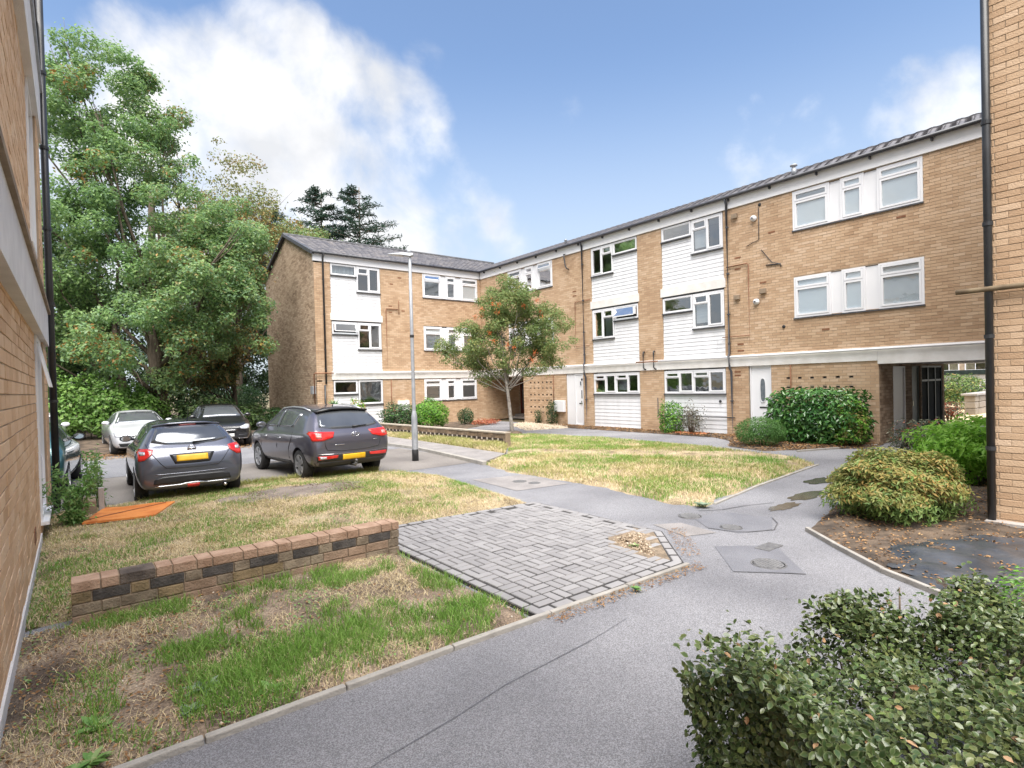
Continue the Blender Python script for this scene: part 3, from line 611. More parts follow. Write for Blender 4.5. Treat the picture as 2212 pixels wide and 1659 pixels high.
bm_ = MB(); fbx(bm_, fB, Y0, 6.015, -.30, .048, 2.29, 2.775); bm_.build('passage_lintel', white_paint, blk)
fa = MB(); fbx(fa, fB, Y0, 25.42, -.05, .06, 7.832, 8.17); fa.build('fascia', pm('bright_fascia', (.88, .88, .89), (.84, .84, .86), rough=.4), blk)  # white lifted in the colour to offset shade under the gutter
so_ = MB(); fbx(so_, fB, Y0, 25.40, -.3, .055, 8.172, 8.19); so_.build('soffit', white_pvc, blk)
# roof: eaves at z 8.2, ridge over the middle; hips into the end wing along a valley
roof(blk, [(17.86, Y0 - .3, 8.24), (17.86, 25.36, 8.24), (21.95, 29.45, 9.86), (21.95, Y0 - .3, 9.86)], 88, 13, nsingle=300)
bk = MB(); bk.add([(26.0, Y0 - .3, 8.2), (26.0, 33.4, 8.2), (21.95, 29.45, 9.85), (21.95, Y0 - .3, 9.85)], [(0, 1, 2, 3)]); bk.build('rear_roof', tile_i, blk)
bw = MB(); bw.box(25.7, 25.9, 6.7, 33.4, 0, 8.2); bw.box(25.7, 25.9, Y0, 6.7, 2.4, 8.2); bw.box(18.3, 25.9, Y0 - .25, Y0, 0, 8.2); bw.build('rear_wall', mortar, blk)
fl = MB(); fl.box(18.28, 25.6, Y0, 25.2, 2.36, 2.7); fl.box(18.28, 25.6, Y0, 25.2, 5.15, 5.4); fl.box(18.28, 25.6, Y0, 25.2, 7.85, 8.0); fl.build('floor_slab', white_paint, blk)
gt = MB()
gt.tube([(17.80, Y0 - .2, 8.20), (17.80, 25.34, 8.20)], .055, 10); gt.build('gutter', dark_pl, blk, True)
for y in np.arange(3.2, 25, 1.45):
    k = MB(); k.box(17.84, 17.945, y - .02, y + .02, 8.08, 8.17); k.build('gutter_bracket', dark_pl, blk)
pipe(blk, 'downpipe', [(17.80, 10.53, 8.17), (17.90, 10.53, 7.98), (17.92, 10.53, 2.85), (17.86, 10.53, 2.75), (17.86, 10.50, 2.35), (17.92, 10.47, 2.2), (17.92, 10.47, 0.0)], .042, dark_pl, rings=[(17.92, 10.53, z) for z in (7.2, 5.6, 4.2, 3.2)] + [(17.92, 10.47, 1.2)])
pipe(blk, 'downpipe', [(17.80, 17.50, 8.17), (17.90, 17.50, 7.98), (17.92, 17.50, 2.85), (17.86, 17.50, 2.75), (17.86, 17.48, 2.35), (17.92, 17.45, 2.2), (17.92, 17.45, 0.0)], .042, dark_pl, rings=[(17.92, 17.5, z) for z in (7.2, 5.6, 4.2, 3.2)] + [(17.92, 17.45, 1.2)])
pipe(blk, 'white_waste_pipe', [(17.885, 3.0, 2.715), (17.885, 13.5, 2.715)], .034, white_pvc); pipe(blk, 'white_waste_pipe', [(17.885, 14.6, 2.715), (17.885, 21.6, 2.715)], .034, white_pvc); pipe(blk, 'rusty_waste_pipe', [(17.885, 13.5, 2.715), (17.885, 14.6, 2.715)], .026, brown_pipe)
for y in (13.72, 14.22): pipe(blk, 'overflow_pipe', [(17.97, y, 3.12), (17.89, y, 3.12), (17.88, y, 3.0), (17.88, y, 2.50), (17.90, y - .05, 2.42), (17.97, y - .06, 2.42)], .028, black_pl)
pipe(blk, 'brown_gas_pipe', [(17.95, 10.6, 5.84), (17.95, 9.86, 5.84), (17.95, 9.80, 5.80), (17.95, 9.80, 2.82)], .018, brown_pipe); pipe(blk, 'brown_gas_pipe', [(17.95, 10.8, 3.42), (17.95, 9.80, 3.42)], .014, brown_pipe)
pipe(blk, 'brown_gas_pipe', [(17.95, 17.1, 5.6), (17.95, 18.02, 5.6), (17.95, 18.05, 5.55), (17.95, 18.05, 2.82)], .016, brown_pipe); pipe(blk, 'brown_gas_pipe', [(17.95, 17.2, 3.6), (17.95, 18.05, 3.6)], .012, brown_pipe)
pipe(blk, 'brown_gas_pipe', [(17.95, 8.46, 2.36), (17.95, 8.46, .9)], .018, brown_pipe); pipe(blk, 'brown_gas_pipe', [(17.95, 19.62, 2.36), (17.95, 19.62, 1.0)], .016, brown_pipe)
pipe(blk, 'black_cable', [(17.97, 9.42, 7.6), (17.965, 9.42, 6.55), (17.965, 9.85, 6.42)], .012, black_pl); pipe(blk, 'black_cable', [(17.965, 9.35, 6.2), (17.965, 9.0, 5.72), (17.965, 8.72, 5.62)], .012, black_pl); pipe(blk, 'dark_conduit', [(17.965, 9.2, 5.66), (17.965, 8.72, 5.62), (17.965, 8.70, 5.52)], .02, black_pl)
pipe(blk, 'black_cable', [(17.965, 13.62, 1.3), (17.965, 13.62, .68), (17.96, 13.4, .60), (17.955, 10.4, .62)], .016, black_pl); pipe(blk, 'white_bracket', [(17.96, 10.78, 3.3), (17.90, 10.95, 3.3), (17.90, 10.95, 2.98), (17.96, 10.78, 2.98)], .012, white_pvc)
pipe(blk, 'soil_vent_pipe', [(17.96, 18.6, 7.86), (17.86, 18.6, 7.86), (17.85, 18.58, 7.72), (17.85, 18.5, 7.3), (17.85, 18.42, 7.18), (17.96, 18.4, 7.15)], .03, black_pl)
for y, z in ((9.58, 7.28), (9.54, 4.51)):
    f_ = MB(); f_.lathe((17.97, y, z), [(0, -.12), (.05, -.12), (.05, -.10), (.09, -.08), (.10, 0)], 18, 'x'); o = f_.build('boiler_flue', white_pvc, blk, True)
    k = MB(); k.lathe((17.845, y, z), [(0, -.006), (.035, -.006), (.035, 0)], 14, 'x'); k.build('flue_outlet', iron, o)
for y, z in ((9.30, 4.86), (10.25, 7.55), (10.22, 4.78)):
    f_ = MB(); f_.box(17.88, 17.98, y - .10, y + .10, z - .11, z + .05); f_.build('vent_hood', mortar_d, blk, bevel=.01)
for y, z in ((9.38, 7.69), (8.66, 3.60), (12.7, .55), (10.95, 1.18), (19.05, 4.6), (17.75, 2.1)):
    f_ = MB(); f_.lathe((17.975, y, z), [(0, -.012), (.045, -.012), (.055, 0)], 14, 'x'); f_.build('round_vent', black_m, blk, True)
for y, z in ((10.2, 6.10), (10.2, 5.72), (9.32, 5.12), (10.15, 3.14), (10.15, 2.92), (10.28, 2.2), (10.28, 2.08), (9.0, 6.7), (7.4, 3.4), (5.4, 6.3), (18.1, 5.9), (18.1, 6.1), (20.2, 5.9)):
    f_ = MB(); f_.box(17.984, 17.995, y - .11, y + .11, z - .028, z + .028); f_.build('air_brick', pm_red if 'pm_red' in globals() else brown_pipe, blk)
# flue cowl on the roof
f_ = MB(); f_.lathe((18.3, 8.4, 8.42), [(.0, 0), (.075, 0), (.075, .22), (.05, .22), (.05, .27), (.11, .29), (.11, .33), (0, .36)], 16); f_.build('roof_cowl', steel, blk, True)
f_ = MB(); f_.lathe((18.4, 19.0, 8.45), [(.0, 0), (.06, 0), (.06, .2), (.09, .22), (0, .28)], 14); f_.build('roof_cowl', steel, blk, True)
# front doors
def door(root, F, u0, u1, z0, z1, oval=None, lights=(), slot=None, mat=white_pvc, d=-.06, handle=True, name='door'):
    m = MB(); bars(m, F, u0, u1, z0, z1, .045, d - .05, d + .03); fbx(m, F, u0 + .045, u1 - .045, d - .04, d, z0 + .03, z1 - .045); dr = m.build(name, mat, root)
    if oval:
        c, cz, a, b = oval; g = MB(); k = 28; t = MB()
        q = [F(c + a * math.copysign(abs(math.cos(6.2832 * j / k)) ** .8, math.cos(6.2832 * j / k)), d + .012, cz + b * math.copysign(abs(math.sin(6.2832 * j / k)) ** .55, math.sin(6.2832 * j / k))) for j in range(k)]
        g.add(q, [tuple(range(k))]); g.build('door_light', pm('obscure_door_glass', (.10, .12, .14), (.16, .18, .20), scale=14, rough=.2) if 'obscure_door_glass' not in MATS else MATS['obscure_door_glass'], dr)
        t.tube(q + q[:1], .014, 6, False); t.build('light_bead', white_pvc, dr, True)
    for (a, b, c, e) in lights:
        g = MB(); fbx(g, F, a, b, d, d + .012, c, e); g.build('door_light', glass_c, dr)
    if slot: g = MB(); fbx(g, F, slot[0], slot[1], d, d + .014, slot[2] - .025, slot[2] + .025); g.build('letter_plate', black_m, dr)
    if handle: h = MB(); fbx(h, F, u0 + .09, u0 + .12, d, d + .05, z0 + .95, z0 + 1.1); h.build('handle', chrome, dr)
    return dr
door(blk, fB, 9.13, 9.86, 0.02, 2.38, oval=(9.43, 1.56, .095, .40), slot=(9.27, 9.55, .99))
door(blk, fB, 17.70, 18.22, .04, 2.36, oval=(17.86, 1.92, .06, .11), lights=[(17.78, 17.83, 1.25, 1.62)], slot=(17.78, 17.98, 1.02), d=-.02)
s_ = MB(); fbx(s_, fB, 18.23, 18.76, -.10, -.02, .04, 2.36); s_.build('door_side_panel', white_pvc, blk)
mt = MB(); fbx(mt, fB, 18.85, 19.50, .0, .16, .62, 1.15); mt.build('meter_box', white_pvc, blk, bevel=.012)
mt = MB(); fbx(mt, fB, 8.66, 9.04, .0, .18, .62, 1.22); mt.build('meter_box', white_pvc, blk, bevel=.012)
# passage under the block
def passage():
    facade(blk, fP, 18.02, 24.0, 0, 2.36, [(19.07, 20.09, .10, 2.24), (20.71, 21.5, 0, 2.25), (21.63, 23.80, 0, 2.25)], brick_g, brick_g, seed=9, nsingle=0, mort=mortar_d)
    door(blk, fP, 19.07, 20.09, .10, 2.22, handle=False, d=-.02, name='cupboard_door')
    door(blk, fP, 20.73, 21.48, .02, 2.22, mat=green_d, name='passage_door')
    g = MB(); bars(g, fP, 21.63, 23.80, .02, 2.24, .06, -.06, -.01); fbx(g, fP, 22.3, 22.36, -.06, -.01, .08, 2.18); fbx(g, fP, 23.05, 23.11, -.06, -.01, .08, 2.18); fbx(g, fP, 21.7, 23.7, -.06, -.01, 1.72, 1.78); gg = g.build('glazed_screen', gate_d, blk)
    for a, b in ((21.69, 22.3), (22.36, 23.05), (23.11, 23.74)):
        p = MB(); p.add([fP(a, -.035, .08), fP(b, -.035, .08), fP(b, -.035, 2.18), fP(a, -.035, 2.18)], [(0, 1, 2, 3)]); p.build('pane', glass_d, gg)
    w = MB(); w.box(24.0, 25.7, 6.65, 6.8, 0, 2.4); w.build('passage_wall', mortar_d, blk); w = MB(); w.box(18.02, 25.7, 2.1, 2.29, 0, 2.4); w.build('passage_wall', mortar_d, blk)
    b = MB(); b.box(18.25, 25.7, 2.3, 6.2, 2.30, 2.355); b.build('passage_ceiling', white_paint, blk)
passage()
# porch in the inner corner
fQ = lambda u, d, z: (20.6 - d, u, z)
facade(blk, fQ, 21.9, 25.49, 0, 2.37, [(24.75, 25.42, .25, 2.15)], brick_i, brick_i, seed=19, nsingle=0)
fS = lambda u, d, z: (u, 21.9 + d, z)
facade(blk, fS, 18.0, 20.6, 0, 2.37, [], brick_i, brick_i, seed=21, nsingle=0)
door(blk, fQ, 24.75, 25.42, .25, 2.15, lights=[(24.85, 25.02, .5, 1.95), (25.14, 25.31, .5, 1.95)], mat=wood_d, name='entrance_door')
st = MB(); st.box(19.9, 20.6, 23.9, 25.49, 0, .12); st.box(20.25, 20.6, 24.2, 25.49, .12, .24); st.build('entrance_step', concrete, blk)

# ------------------------------------------------------------------ end wing (y = 25.5) with its gable (x = 8.75)
wing = thing('end_wing', 'brick end wing with weathered gable wall and white cladding bay beyond the parked cars', 'building', (8.75, 25.5, 0))
opsA = [(9.52, 12.0, 0, 8), (14.35, 17.78, 6.58, 7.80), (14.35, 17.78, 3.84, 5.08), (14.35, 17.60, 1.22, 2.34)]
facade(wing, fA, 8.75, 20.6, 0, 2.37, opsA, brick_i, brick_o, seed=31, nsingle=0)
facade(wing, fA, 8.75, 17.995, 2.37, EAV, opsA, brick_i, brick_o, seed=32, nsingle=0)
gab = lambda u: 8.2 + 1.66 * (1 - abs(u - 29.45) / 3.95) - .06
opsG = []
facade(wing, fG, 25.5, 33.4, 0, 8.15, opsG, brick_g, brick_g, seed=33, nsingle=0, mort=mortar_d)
gt_ = MB(); gt_.add([(8.75, 25.5, 8.15), (8.75, 33.4, 8.15), (8.75, 29.45, 9.80), (9.0, 25.5, 8.15), (9.0, 33.4, 8.15), (9.0, 29.45, 9.80)], [(0, 1, 2), (3, 5, 4), (0, 2, 5, 3), (1, 4, 5, 2)]); gt_.build('gable_top', mortar_d, wing)
def gable_bricks():
    r = random.Random(8); V = []; Fs = []; bh, bl, j = .0857, .245, .011; k = 0; z = 8.15
    while z < 9.75:
        h0 = 25.5 + (z + bh - 8.15) / 1.65 * 3.95 + .03; h1 = 33.4 - (z + bh - 8.15) / 1.65 * 3.95 - .03; x = h0 - (bl / 2 if k % 2 else 0)
        while x < h1:
            a, b = max(x, h0) + j / 2, min(x + bl, h1) - j / 2
            if b - a > .04:
                o = len(V); d = 8.742 + r.uniform(-.003, .003)
                V += [(8.752, a, z + j / 2), (8.752, b, z + j / 2), (8.752, b, z + bh - j / 2), (8.752, a, z + bh - j / 2), (d, a, z + j / 2), (d, b, z + j / 2), (d, b, z + bh - j / 2), (d, a, z + bh - j / 2)]
                Fs += [(o + 4, o + 5, o + 6, o + 7), (o, o + 1, o + 5, o + 4), (o + 1, o + 2, o + 6, o + 5), (o + 2, o + 3, o + 7, o + 6), (o + 3, o, o + 4, o + 7)]
            x += bl
        z += bh; k += 1
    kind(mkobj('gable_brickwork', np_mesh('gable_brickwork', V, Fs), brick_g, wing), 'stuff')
gable_bricks()
bay(wing, fA, 9.52, 12.0, True, True)
boards(wing, fA, 9.52, 12.0, .04, 1.14)
boards(wing, fA, 9.52, 10.72, 1.14, 1.66)
window(wing, fA, 9.54, 10.70, 1.72, 2.34, [(9.59, 10.65, 1.77, 2.29, None)])
window(wing, fA, 10.74, 11.98, 1.20, 2.34, [(10.80, 11.92, 1.25, 2.29, None)], behind={0: 'halfblind'})
triple(wing, fA, 14.35, 1, 6.58, 7.80, [None, None, None], opens=(0,)); triple(wing, fA, 14.35, 1, 3.84, 5.08, [None, None, None])
triple(wing, fA, 14.30, .955, 1.22, 2.34, [{0: 'halfblind', 1: 'blind'}, None, {0: 'slats', 1: 'slats'}])
b_ = MB(); fbx(b_, fA, 9.45, 17.94, -.30, .045, 2.385, 2.775); b_.build('floor_beam', white_paint, wing)
b_ = MB(); fbx(b_, fA, 8.72, 17.93, -.05, .06, 7.832, 8.17); b_.build('fascia', white_pvc, wing)
roof(wing, [(8.62, 25.36, 8.24), (17.86, 25.36, 8.24), (21.95, 29.45, 9.86), (8.62, 29.45, 9.86)], 38, 13, seed=5)
bk = MB(); bk.add([(8.62, 33.55, 8.2), (26, 33.55, 8.2), (21.95, 29.45, 9.85), (8.62, 29.45, 9.85)], [(0, 1, 2, 3)]); bk.build('rear_roof', tile_i, wing)
bw = MB(); bw.box(9.0, 25.9, 33.15, 33.4, 0, 8.2); bw.build('rear_wall', mortar, wing)
vg = MB()
for s in (-1, 1): vg.add([(8.58, 29.45 + s * 4.12, 8.10), (8.75, 29.45 + s * 4.12, 8.10), (8.75, 29.45, 9.78), (8.58, 29.45, 9.78), (8.58, 29.45 + s * 4.12, 8.27), (8.75, 29.45 + s * 4.12, 8.27), (8.75, 29.45, 9.93), (8.58, 29.45, 9.93)], [(0, 1, 2, 3), (4, 5, 6, 7), (0, 3, 7, 4), (1, 2, 6, 5), (0, 1, 5, 4)])
vg.build('verge_board', dark_pl, wing)
rc = MB(); rc.tube([(8.6, 29.45, 9.88), (21.9, 29.45, 9.88)], .10, 8); rc.build('ridge_cap', lead, wing)
fl = MB(); fl.box(9.0, 20.5, 25.8, 33.1, 2.36, 2.7); fl.box(9.0, 18, 25.8, 33.1, 5.15, 5.4); fl.box(9.0, 18, 25.8, 33.1, 7.85, 8.0); fl.build('floor_slab', white_paint, wing)
gt = MB(); gt.tube([(8.65, 25.30, 8.20), (17.78, 25.30, 8.20)], .055, 10); gt.build('gutter', dark_pl, wing, True)
pipe(wing, 'downpipe', [(9.16, 25.30, 8.17), (9.16, 25.41, 7.98), (9.16, 25.42, 2.2)], .042, black_pl, rings=[(9.16, 25.42, z) for z in (7, 5.4, 3.8, 2.9)]); pipe(wing, 'downpipe', [(9.10, 25.42, 2.15), (9.10, 25.42, 0)], .042, black_pl)
pipe(wing, 'brown_gas_pipe', [(9.5, 25.38, 2.70), (8.66, 25.38, 2.70), (8.62, 25.45, 2.66), (8.64, 25.46, 0.0)], .03, brown_pipe)
pipe(wing, 'brown_gas_pipe', [(12.9, 25.45, 5.85), (12.28, 25.45, 5.85), (12.25, 25.45, 5.8), (12.25, 25.45, 2.85)], .022, brown_pipe); pipe(wing, 'brown_gas_pipe', [(12.95, 25.45, 6.3), (12.95, 25.45, 5.6)], .016, brown_pipe); pipe(wing, 'brown_gas_pipe', [(12.42, 25.45, 2.36), (12.42, 25.45, .4)], .02, brown_pipe)
pipe(wing, 'white_waste_pipe', [(9.6, 25.385, 2.715), (17.85, 25.385, 2.715)], .034, white_pvc)
for x, z in ((13.05, 7.45), (12.6, 7.1), (13.2, 5.8), (12.5, 6.0), (12.5, 5.7)):
    f_ = MB(); f_.box(x - .09, x + .09, 25.484, 25.495, z - .028, z + .028); f_.build('air_brick', brown_pipe, wing)
bx_ = MB(); bx_.box(8.60, 8.75, 25.62, 25.95, 1.75, 2.12); bx_.build('grey_meter_box', steel, wing, bevel=.01)
mt = MB(); fbx(mt, fA, 12.75, 13.35, 0, .15, .80, 1.28); mt.build('meter_box', white_pvc, wing, bevel=.012)
st_ = pm('lime_streak', (.62, .52, .43), (.50, .38, .29), scale=5, rough=.95)

# ------------------------------------------------------------------ near block on the left (x = -0.4)
lb = thing('near_left_block', 'salmon brick block at the left edge with white floor band and black downpipe', 'building', (-.4, 8, 0))
opsL = [(9.93, 11.25, .28, 2.86), (9.93, 11.25, 4.1, 6.32), (4.9, 7.2, 6.6, 8.4)]
facade(lb, fL, -1.0, 12.55, 0, 8.2, opsL, brickl_i, brickl_o, bl=.33, bh=.112, joint=.012, seed=41, vis=lambda u, z: u > 3.6)
def lband(z0, z1, u1, name):
    m = MB(); fbx(m, fL, -1.0, u1, -.02, .10, z0, z1); m.build(name, render_w, lb)
lband(2.84, 3.44, 12.5, 'floor_band'); lband(6.32, 7.3, 12.5, 'upper_band')
m = MB(); fbx(m, fL, -1, 12.6, .10, .135, 3.40, 3.46); m.build('band_pipe', mortar_d, lb)
m = MB(); fbx(m, fL, -1, 12.6, .10, .135, 7.22, 7.30); m.build('band_pipe', steel, lb)
m = MB(); bars(m, fL, 9.95, 11.25, .28, 2.83, .07, -.06, .03); fbx(m, fL, 10.0, 11.2, -.05, .0, .32, 1.1); wf = m.build('window', white_pvc, lb)
p = MB(); p.add([fL(10.0, -.02, 1.1), fL(11.2, -.02, 1.1), fL(11.2, -.02, 2.78), fL(10.0, -.02, 2.78)], [(0, 1, 2, 3)]); p.build('pane', glass_w, wf)
m = MB(); fbx(m, fL, 9.9, 11.3, -.02, .10, .24, .285); m.build('sill', white_pvc, wf)
m = MB(); m.add([fL(10.05, .02, 2.72), fL(10.75, .02, 2.72), fL(10.75, .14, 2.12), fL(10.05, .14, 2.12), fL(10.05, .05, 2.72), fL(10.75, .05, 2.72), fL(10.75, .17, 2.12), fL(10.05, .17, 2.12)], [(0, 1, 2, 3), (4, 5, 6, 7), (0, 1, 5, 4), (1, 2, 6, 5), (2, 3, 7, 6), (3, 0, 4, 7)]); m.build('open_fanlight', white_pvc, wf)
m = MB(); bars(m, fL, 9.95, 11.25, 4.1, 6.32, .07, -.06, .03); w2 = m.build('window', white_pvc, lb); p = MB(); p.add([fL(10.0, -.02, 4.15), fL(11.2, -.02, 4.15), fL(11.2, -.02, 6.25), fL(10.0, -.02, 6.25)], [(0, 1, 2, 3)]); p.build('pane', glass_w, w2)
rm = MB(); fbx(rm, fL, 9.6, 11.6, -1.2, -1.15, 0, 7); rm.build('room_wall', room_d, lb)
pr = MB(); fbx(pr, fL, 11.3, 12.52, .012, .055, 0.05, 2.83); fbx(pr, fL, 11.3, 12.52, .012, .055, 3.47, 6.31); pr.build('pier', mortar, lb)
def pier_bricks():
    V, Fs = [], []; k = 0; z = .06
    r = random.Random(2)
    while z < 6.25:
        if not 2.74 < z < 3.47:
            x = 11.31 - (.165 if k % 2 else 0)
            while x < 12.5:
                a, b = max(x, 11.31) + .006, min(x + .33, 12.51) - .006
                if b - a > .04:
                    o = len(V); xo = -.40 + .055; d = xo + .008 + r.uniform(-.002, .002); zt = z + .1
                    V += [(xo, a, z), (xo, b, z), (xo, b, zt), (xo, a, zt), (d, a, z), (d, b, z), (d, b, zt), (d, a, zt)]; Fs += [(o + 4, o + 5, o + 6, o + 7), (o, o + 1, o + 5, o + 4), (o + 1, o + 2, o + 6, o + 5), (o + 2, o + 3, o + 7, o + 6), (o + 3, o, o + 4, o + 7)]
                x += .33
        z += .112; k += 1
    kind(mkobj('pier_brickwork', np_mesh('pier_brickwork', V, Fs), brickl_i, lb), 'stuff')
pier_bricks()
pipe(lb, 'downpipe', [(-.27, 12.62, 9.2), (-.27, 12.62, 0)], .055, black_pl, 14, rings=[(-.27, 12.62, z) for z in (1.9, 3.6, 4.9, 6.3, 7.6)])
m = MB(); m.box(-.62, -.40, -1, 12.55, 8.2, 8.5); m.build('fascia', white_pvc, lb)
m = MB(); m.box(-8, -.64, 12.3, 12.55, 0, 8.2); m.box(-8, -.64, -1, -.8, 0, 8.2); m.box(-8.2, -8, -1, 12.55, 0, 8.2); m.build('rear_wall', mortar, lb)
rf = MB(); rf.add([(-.3, -1.2, 8.45), (-.3, 12.7, 8.45), (-4.3, 12.7, 10.1), (-4.3, -1.2, 10.1), (-8.4, 12.7, 8.45), (-8.4, -1.2, 8.45)], [(0, 1, 2, 3), (3, 2, 4, 5), (1, 4, 2), (0, 3, 5)]); rf.build('roof', tile_i, lb)
sd_ = MB(); sd_.lathe((-.18, 7.75, 7.25), [(0, .03), (.12, .02), (.22, -.01), (.29, -.06), (.295, -.055), (.22, 0), (.12, .04), (0, .05)], 24, 'y'); dsh = sd_.build('satellite_dish', white_pvc, lb, True)
MB().tube([(-.40, 7.9, 6.95), (-.2, 7.85, 7.0), (-.18, 7.8, 7.2)], .02, 8).build('dish_bracket', steel, dsh, True); MB().tube([(-.18, 7.7, 7.0), (-.16, 7.35, 7.12)], .012, 6).build('dish_arm', steel, dsh, True)
# concrete footing and air brick at the foot of the wall
m = MB(); fbx(m, fL, -1, 9.9, -.02, .022, 0, .14); m.build('footing', render_w, lb)
m = MB(); fbx(m, fL, 8.35, 8.65, 0, .016, .30, .46); m.build('air_brick', brown_pipe, lb)

# ------------------------------------------------------------------ near block on the right (x = 9.4)
rb = thing('near_right_block', 'buff brick block corner at the right edge with a dark downpipe', 'building', (9.4, -2, 0))
facade(rb, fR, -9, 1.82, 0, 9.6, [], brick_i, brick_o, seed=51, vis=lambda u, z: u > .9)
m = MB(); m.box(9.65, 17, 1.57, 1.82, 0, 9.6); m.box(9.65, 17, -9, -8.8, 0, 9.6); m.box(16.8, 17, -8.8, 1.57, 0, 9.6); m.build('side_wall', mortar, rb)
m = MB(); m.add([(9.2, -9.2, 9.6), (9.2, 2.0, 9.6), (13.2, 2.0, 11.2), (13.2, -9.2, 11.2), (17.2, 2.0, 9.6), (17.2, -9.2, 9.6)], [(0, 1, 2, 3), (3, 2, 4, 5), (1, 4, 2), (0, 3, 5)]); m.build('roof', tile_i, rb)
pipe(rb, 'downpipe', [(9.34, 1.85, 9.5), (9.34, 1.85, 0)], .045, black_pl, 14, rings=[(9.34, 1.85, z) for z in (5.2, 3.9, 2.45, 1.0)])
pipe(rb, 'rusty_pipe', [(9.30, 2.18, 3.06), (9.30, 2.05, 3.06), (9.32, 1.7, 3.06), (9.33, -4, 3.06)], .035, pm('mossy_pipe', (.12, .085, .05), (.20, .15, .09), scale=8, rough=.8))
m = MB(); m.box(9.22, 9.40, -9, 1.9, 0, .07); m.build('footing', concrete, rb)
print('buildings', len(bpy.data.objects))
# ------------------------------------------------------------------ low garden wall beside the paving, brick by brick
gw = thing('garden_wall', 'low brick wall with a course of dark bricks beside the grey block paving', 'wall', (1.5, 6.2, 0))
m = MB(); m.box(-.05, 3.0, 6.10, 6.30, -.05, .375); m.build('mortar_core', mortar_d, gw)
WB = dict(rough=.92, bump=.6, bscale=50, spec=.2)
w_red = pm('wall_brick_red', (.30, .195, .135), (.44, .305, .225), scale=6, **WB); w_buff = pm('wall_brick_buff', (.17, .13, .075), (.30, .225, .135), scale=7, **WB); w_grey = pm('wall_brick_grey', (.17, .135, .10), (.30, .245, .18), scale=7, **WB); w_dark = pm('wall_brick_dark', (.060, .055, .053), (.110, .10, .093), scale=8, **WB); w_pink = pm('wall_brick_pink', (.24, .17, .12), (.36, .26, .19), scale=7, **WB)
w_dk2 = pm('wall_brick_sooty', (.085, .07, .062), (.17, .14, .12), scale=6, **WB)
r = random.Random(12); CH = .0985
def wbrick(x0, x1, k, mat, y0=6.088, y1=6.312):
    mb = MB(); mb.box(x0 + .005, x1 - .005, y0 + r.uniform(-.004, .004), y1, k * CH + .004, (k + 1) * CH - .006)
    o = mb.build('brick', mat, gw, bevel=.005); return o
x = -.06; k = 0
for course in range(4):
    x = -.065 + (0 if course in (3,) else (-.0)); i = 0
    while x < 3.0:
        if course == 3: L = [.20, .135, .275, .135][i % 4] if i else .21; mat = w_red if i != 2 else w_dk2
        elif course == 2: L = [.145, .28][i % 2]; mat = w_dark if i % 2 else (w_buff if i < 4 else w_grey)
        elif course == 1: L = [.28, .14, .28, .21][i % 4] if i else .21; mat = r.choice([w_grey, w_buff, w_grey, w_pink])
        else: L = .28 if i else .14; mat = r.choice([w_grey, w_pink, w_pink])
        e = min(x + L, 3.02)
        if e - x > .05: wbrick(x, e, course, mat)
        x = e + (1e-6 if e < 3.02 else 1); i += 1
# low stepped wall by the end wing, with a row of dark and pale brick ends
fw = thing('verge_wall', 'long low weathered brick wall with pale and dark checkered base behind the lamp post', 'wall', (10.5, 17, 0))
A_, B_ = Vector((10.52, 13.75)), Vector((10.02, 22.6)); d_ = (B_ - A_); Ln = d_.length; d_.normalize(); n_ = Vector((d_.y, -d_.x)); n_ = n_ if n_.x < 0 else -n_
def fV(u, d, z): p = A_ + d_ * u + n_ * d; return (p.x, p.y, z)
def vbox(u0, u1, d0, d1, z0, z1, name, mat):
    m = MB(); q = [fV(u0, d0, z0), fV(u1, d0, z0), fV(u1, d1, z0), fV(u0, d1, z0), fV(u0, d0, z1), fV(u1, d0, z1), fV(u1, d1, z1), fV(u0, d1, z1)]
    m.add(q, [(0, 3, 2, 1), (4, 5, 6, 7), (0, 1, 5, 4), (1, 2, 6, 5), (2, 3, 7, 6), (3, 0, 4, 7)]); return m.build(name, mat, fw)
vbox(0, Ln, -.20, .0, -.02, .46, 'wall_core', mortar_d)
v_wall = [pm('verge_brick_a', (.19, .135, .09), (.30, .22, .155), scale=4, **WB), pm('verge_brick_b', (.13, .095, .07), (.22, .165, .12), scale=4, **WB)]
v_pale = pm('verge_brick_pale', (.44, .38, .33), (.54, .48, .42), scale=4, **WB); v_dark = pm('verge_brick_dark', (.035, .028, .026), (.07, .055, .048), scale=4, **WB)
for row, (z0, z1) in enumerate([(.125, .205), (.21, .29)]):
    u = .0 + row * .12; i = 0
    while u < Ln:
        L = .20 if i % 2 == 0 else .075
        vbox(u + .003, min(u + L, Ln) - .003, -.01, .012, z0 + .004, z1 - .003, 'brick', v_dark if i % 2 == 0 else v_pale); u += L; i += 1
for row in range(2):
    u = -(.12 if row % 2 else 0); z0 = .295 + row * .08
    while u < Ln:
        a, b = max(u, 0) + .004, min(u + .245, Ln) - .004
        if b - a > .03: vbox(a, b, -.01, .008 + r.uniform(-.002, .003), z0, z0 + .073, 'brick', r.choice(v_wall))
        u += .245
u = 0
while u < Ln: vbox(u + .003, min(u + .6, Ln) - .003, -.225, .03, .445, .485, 'coping', pm('coping_stone', (.30, .26, .21), (.40, .35, .29), scale=5, rough=.95, bump=.4) if 'coping_stone' not in MATS else MATS['coping_stone']); u += .6

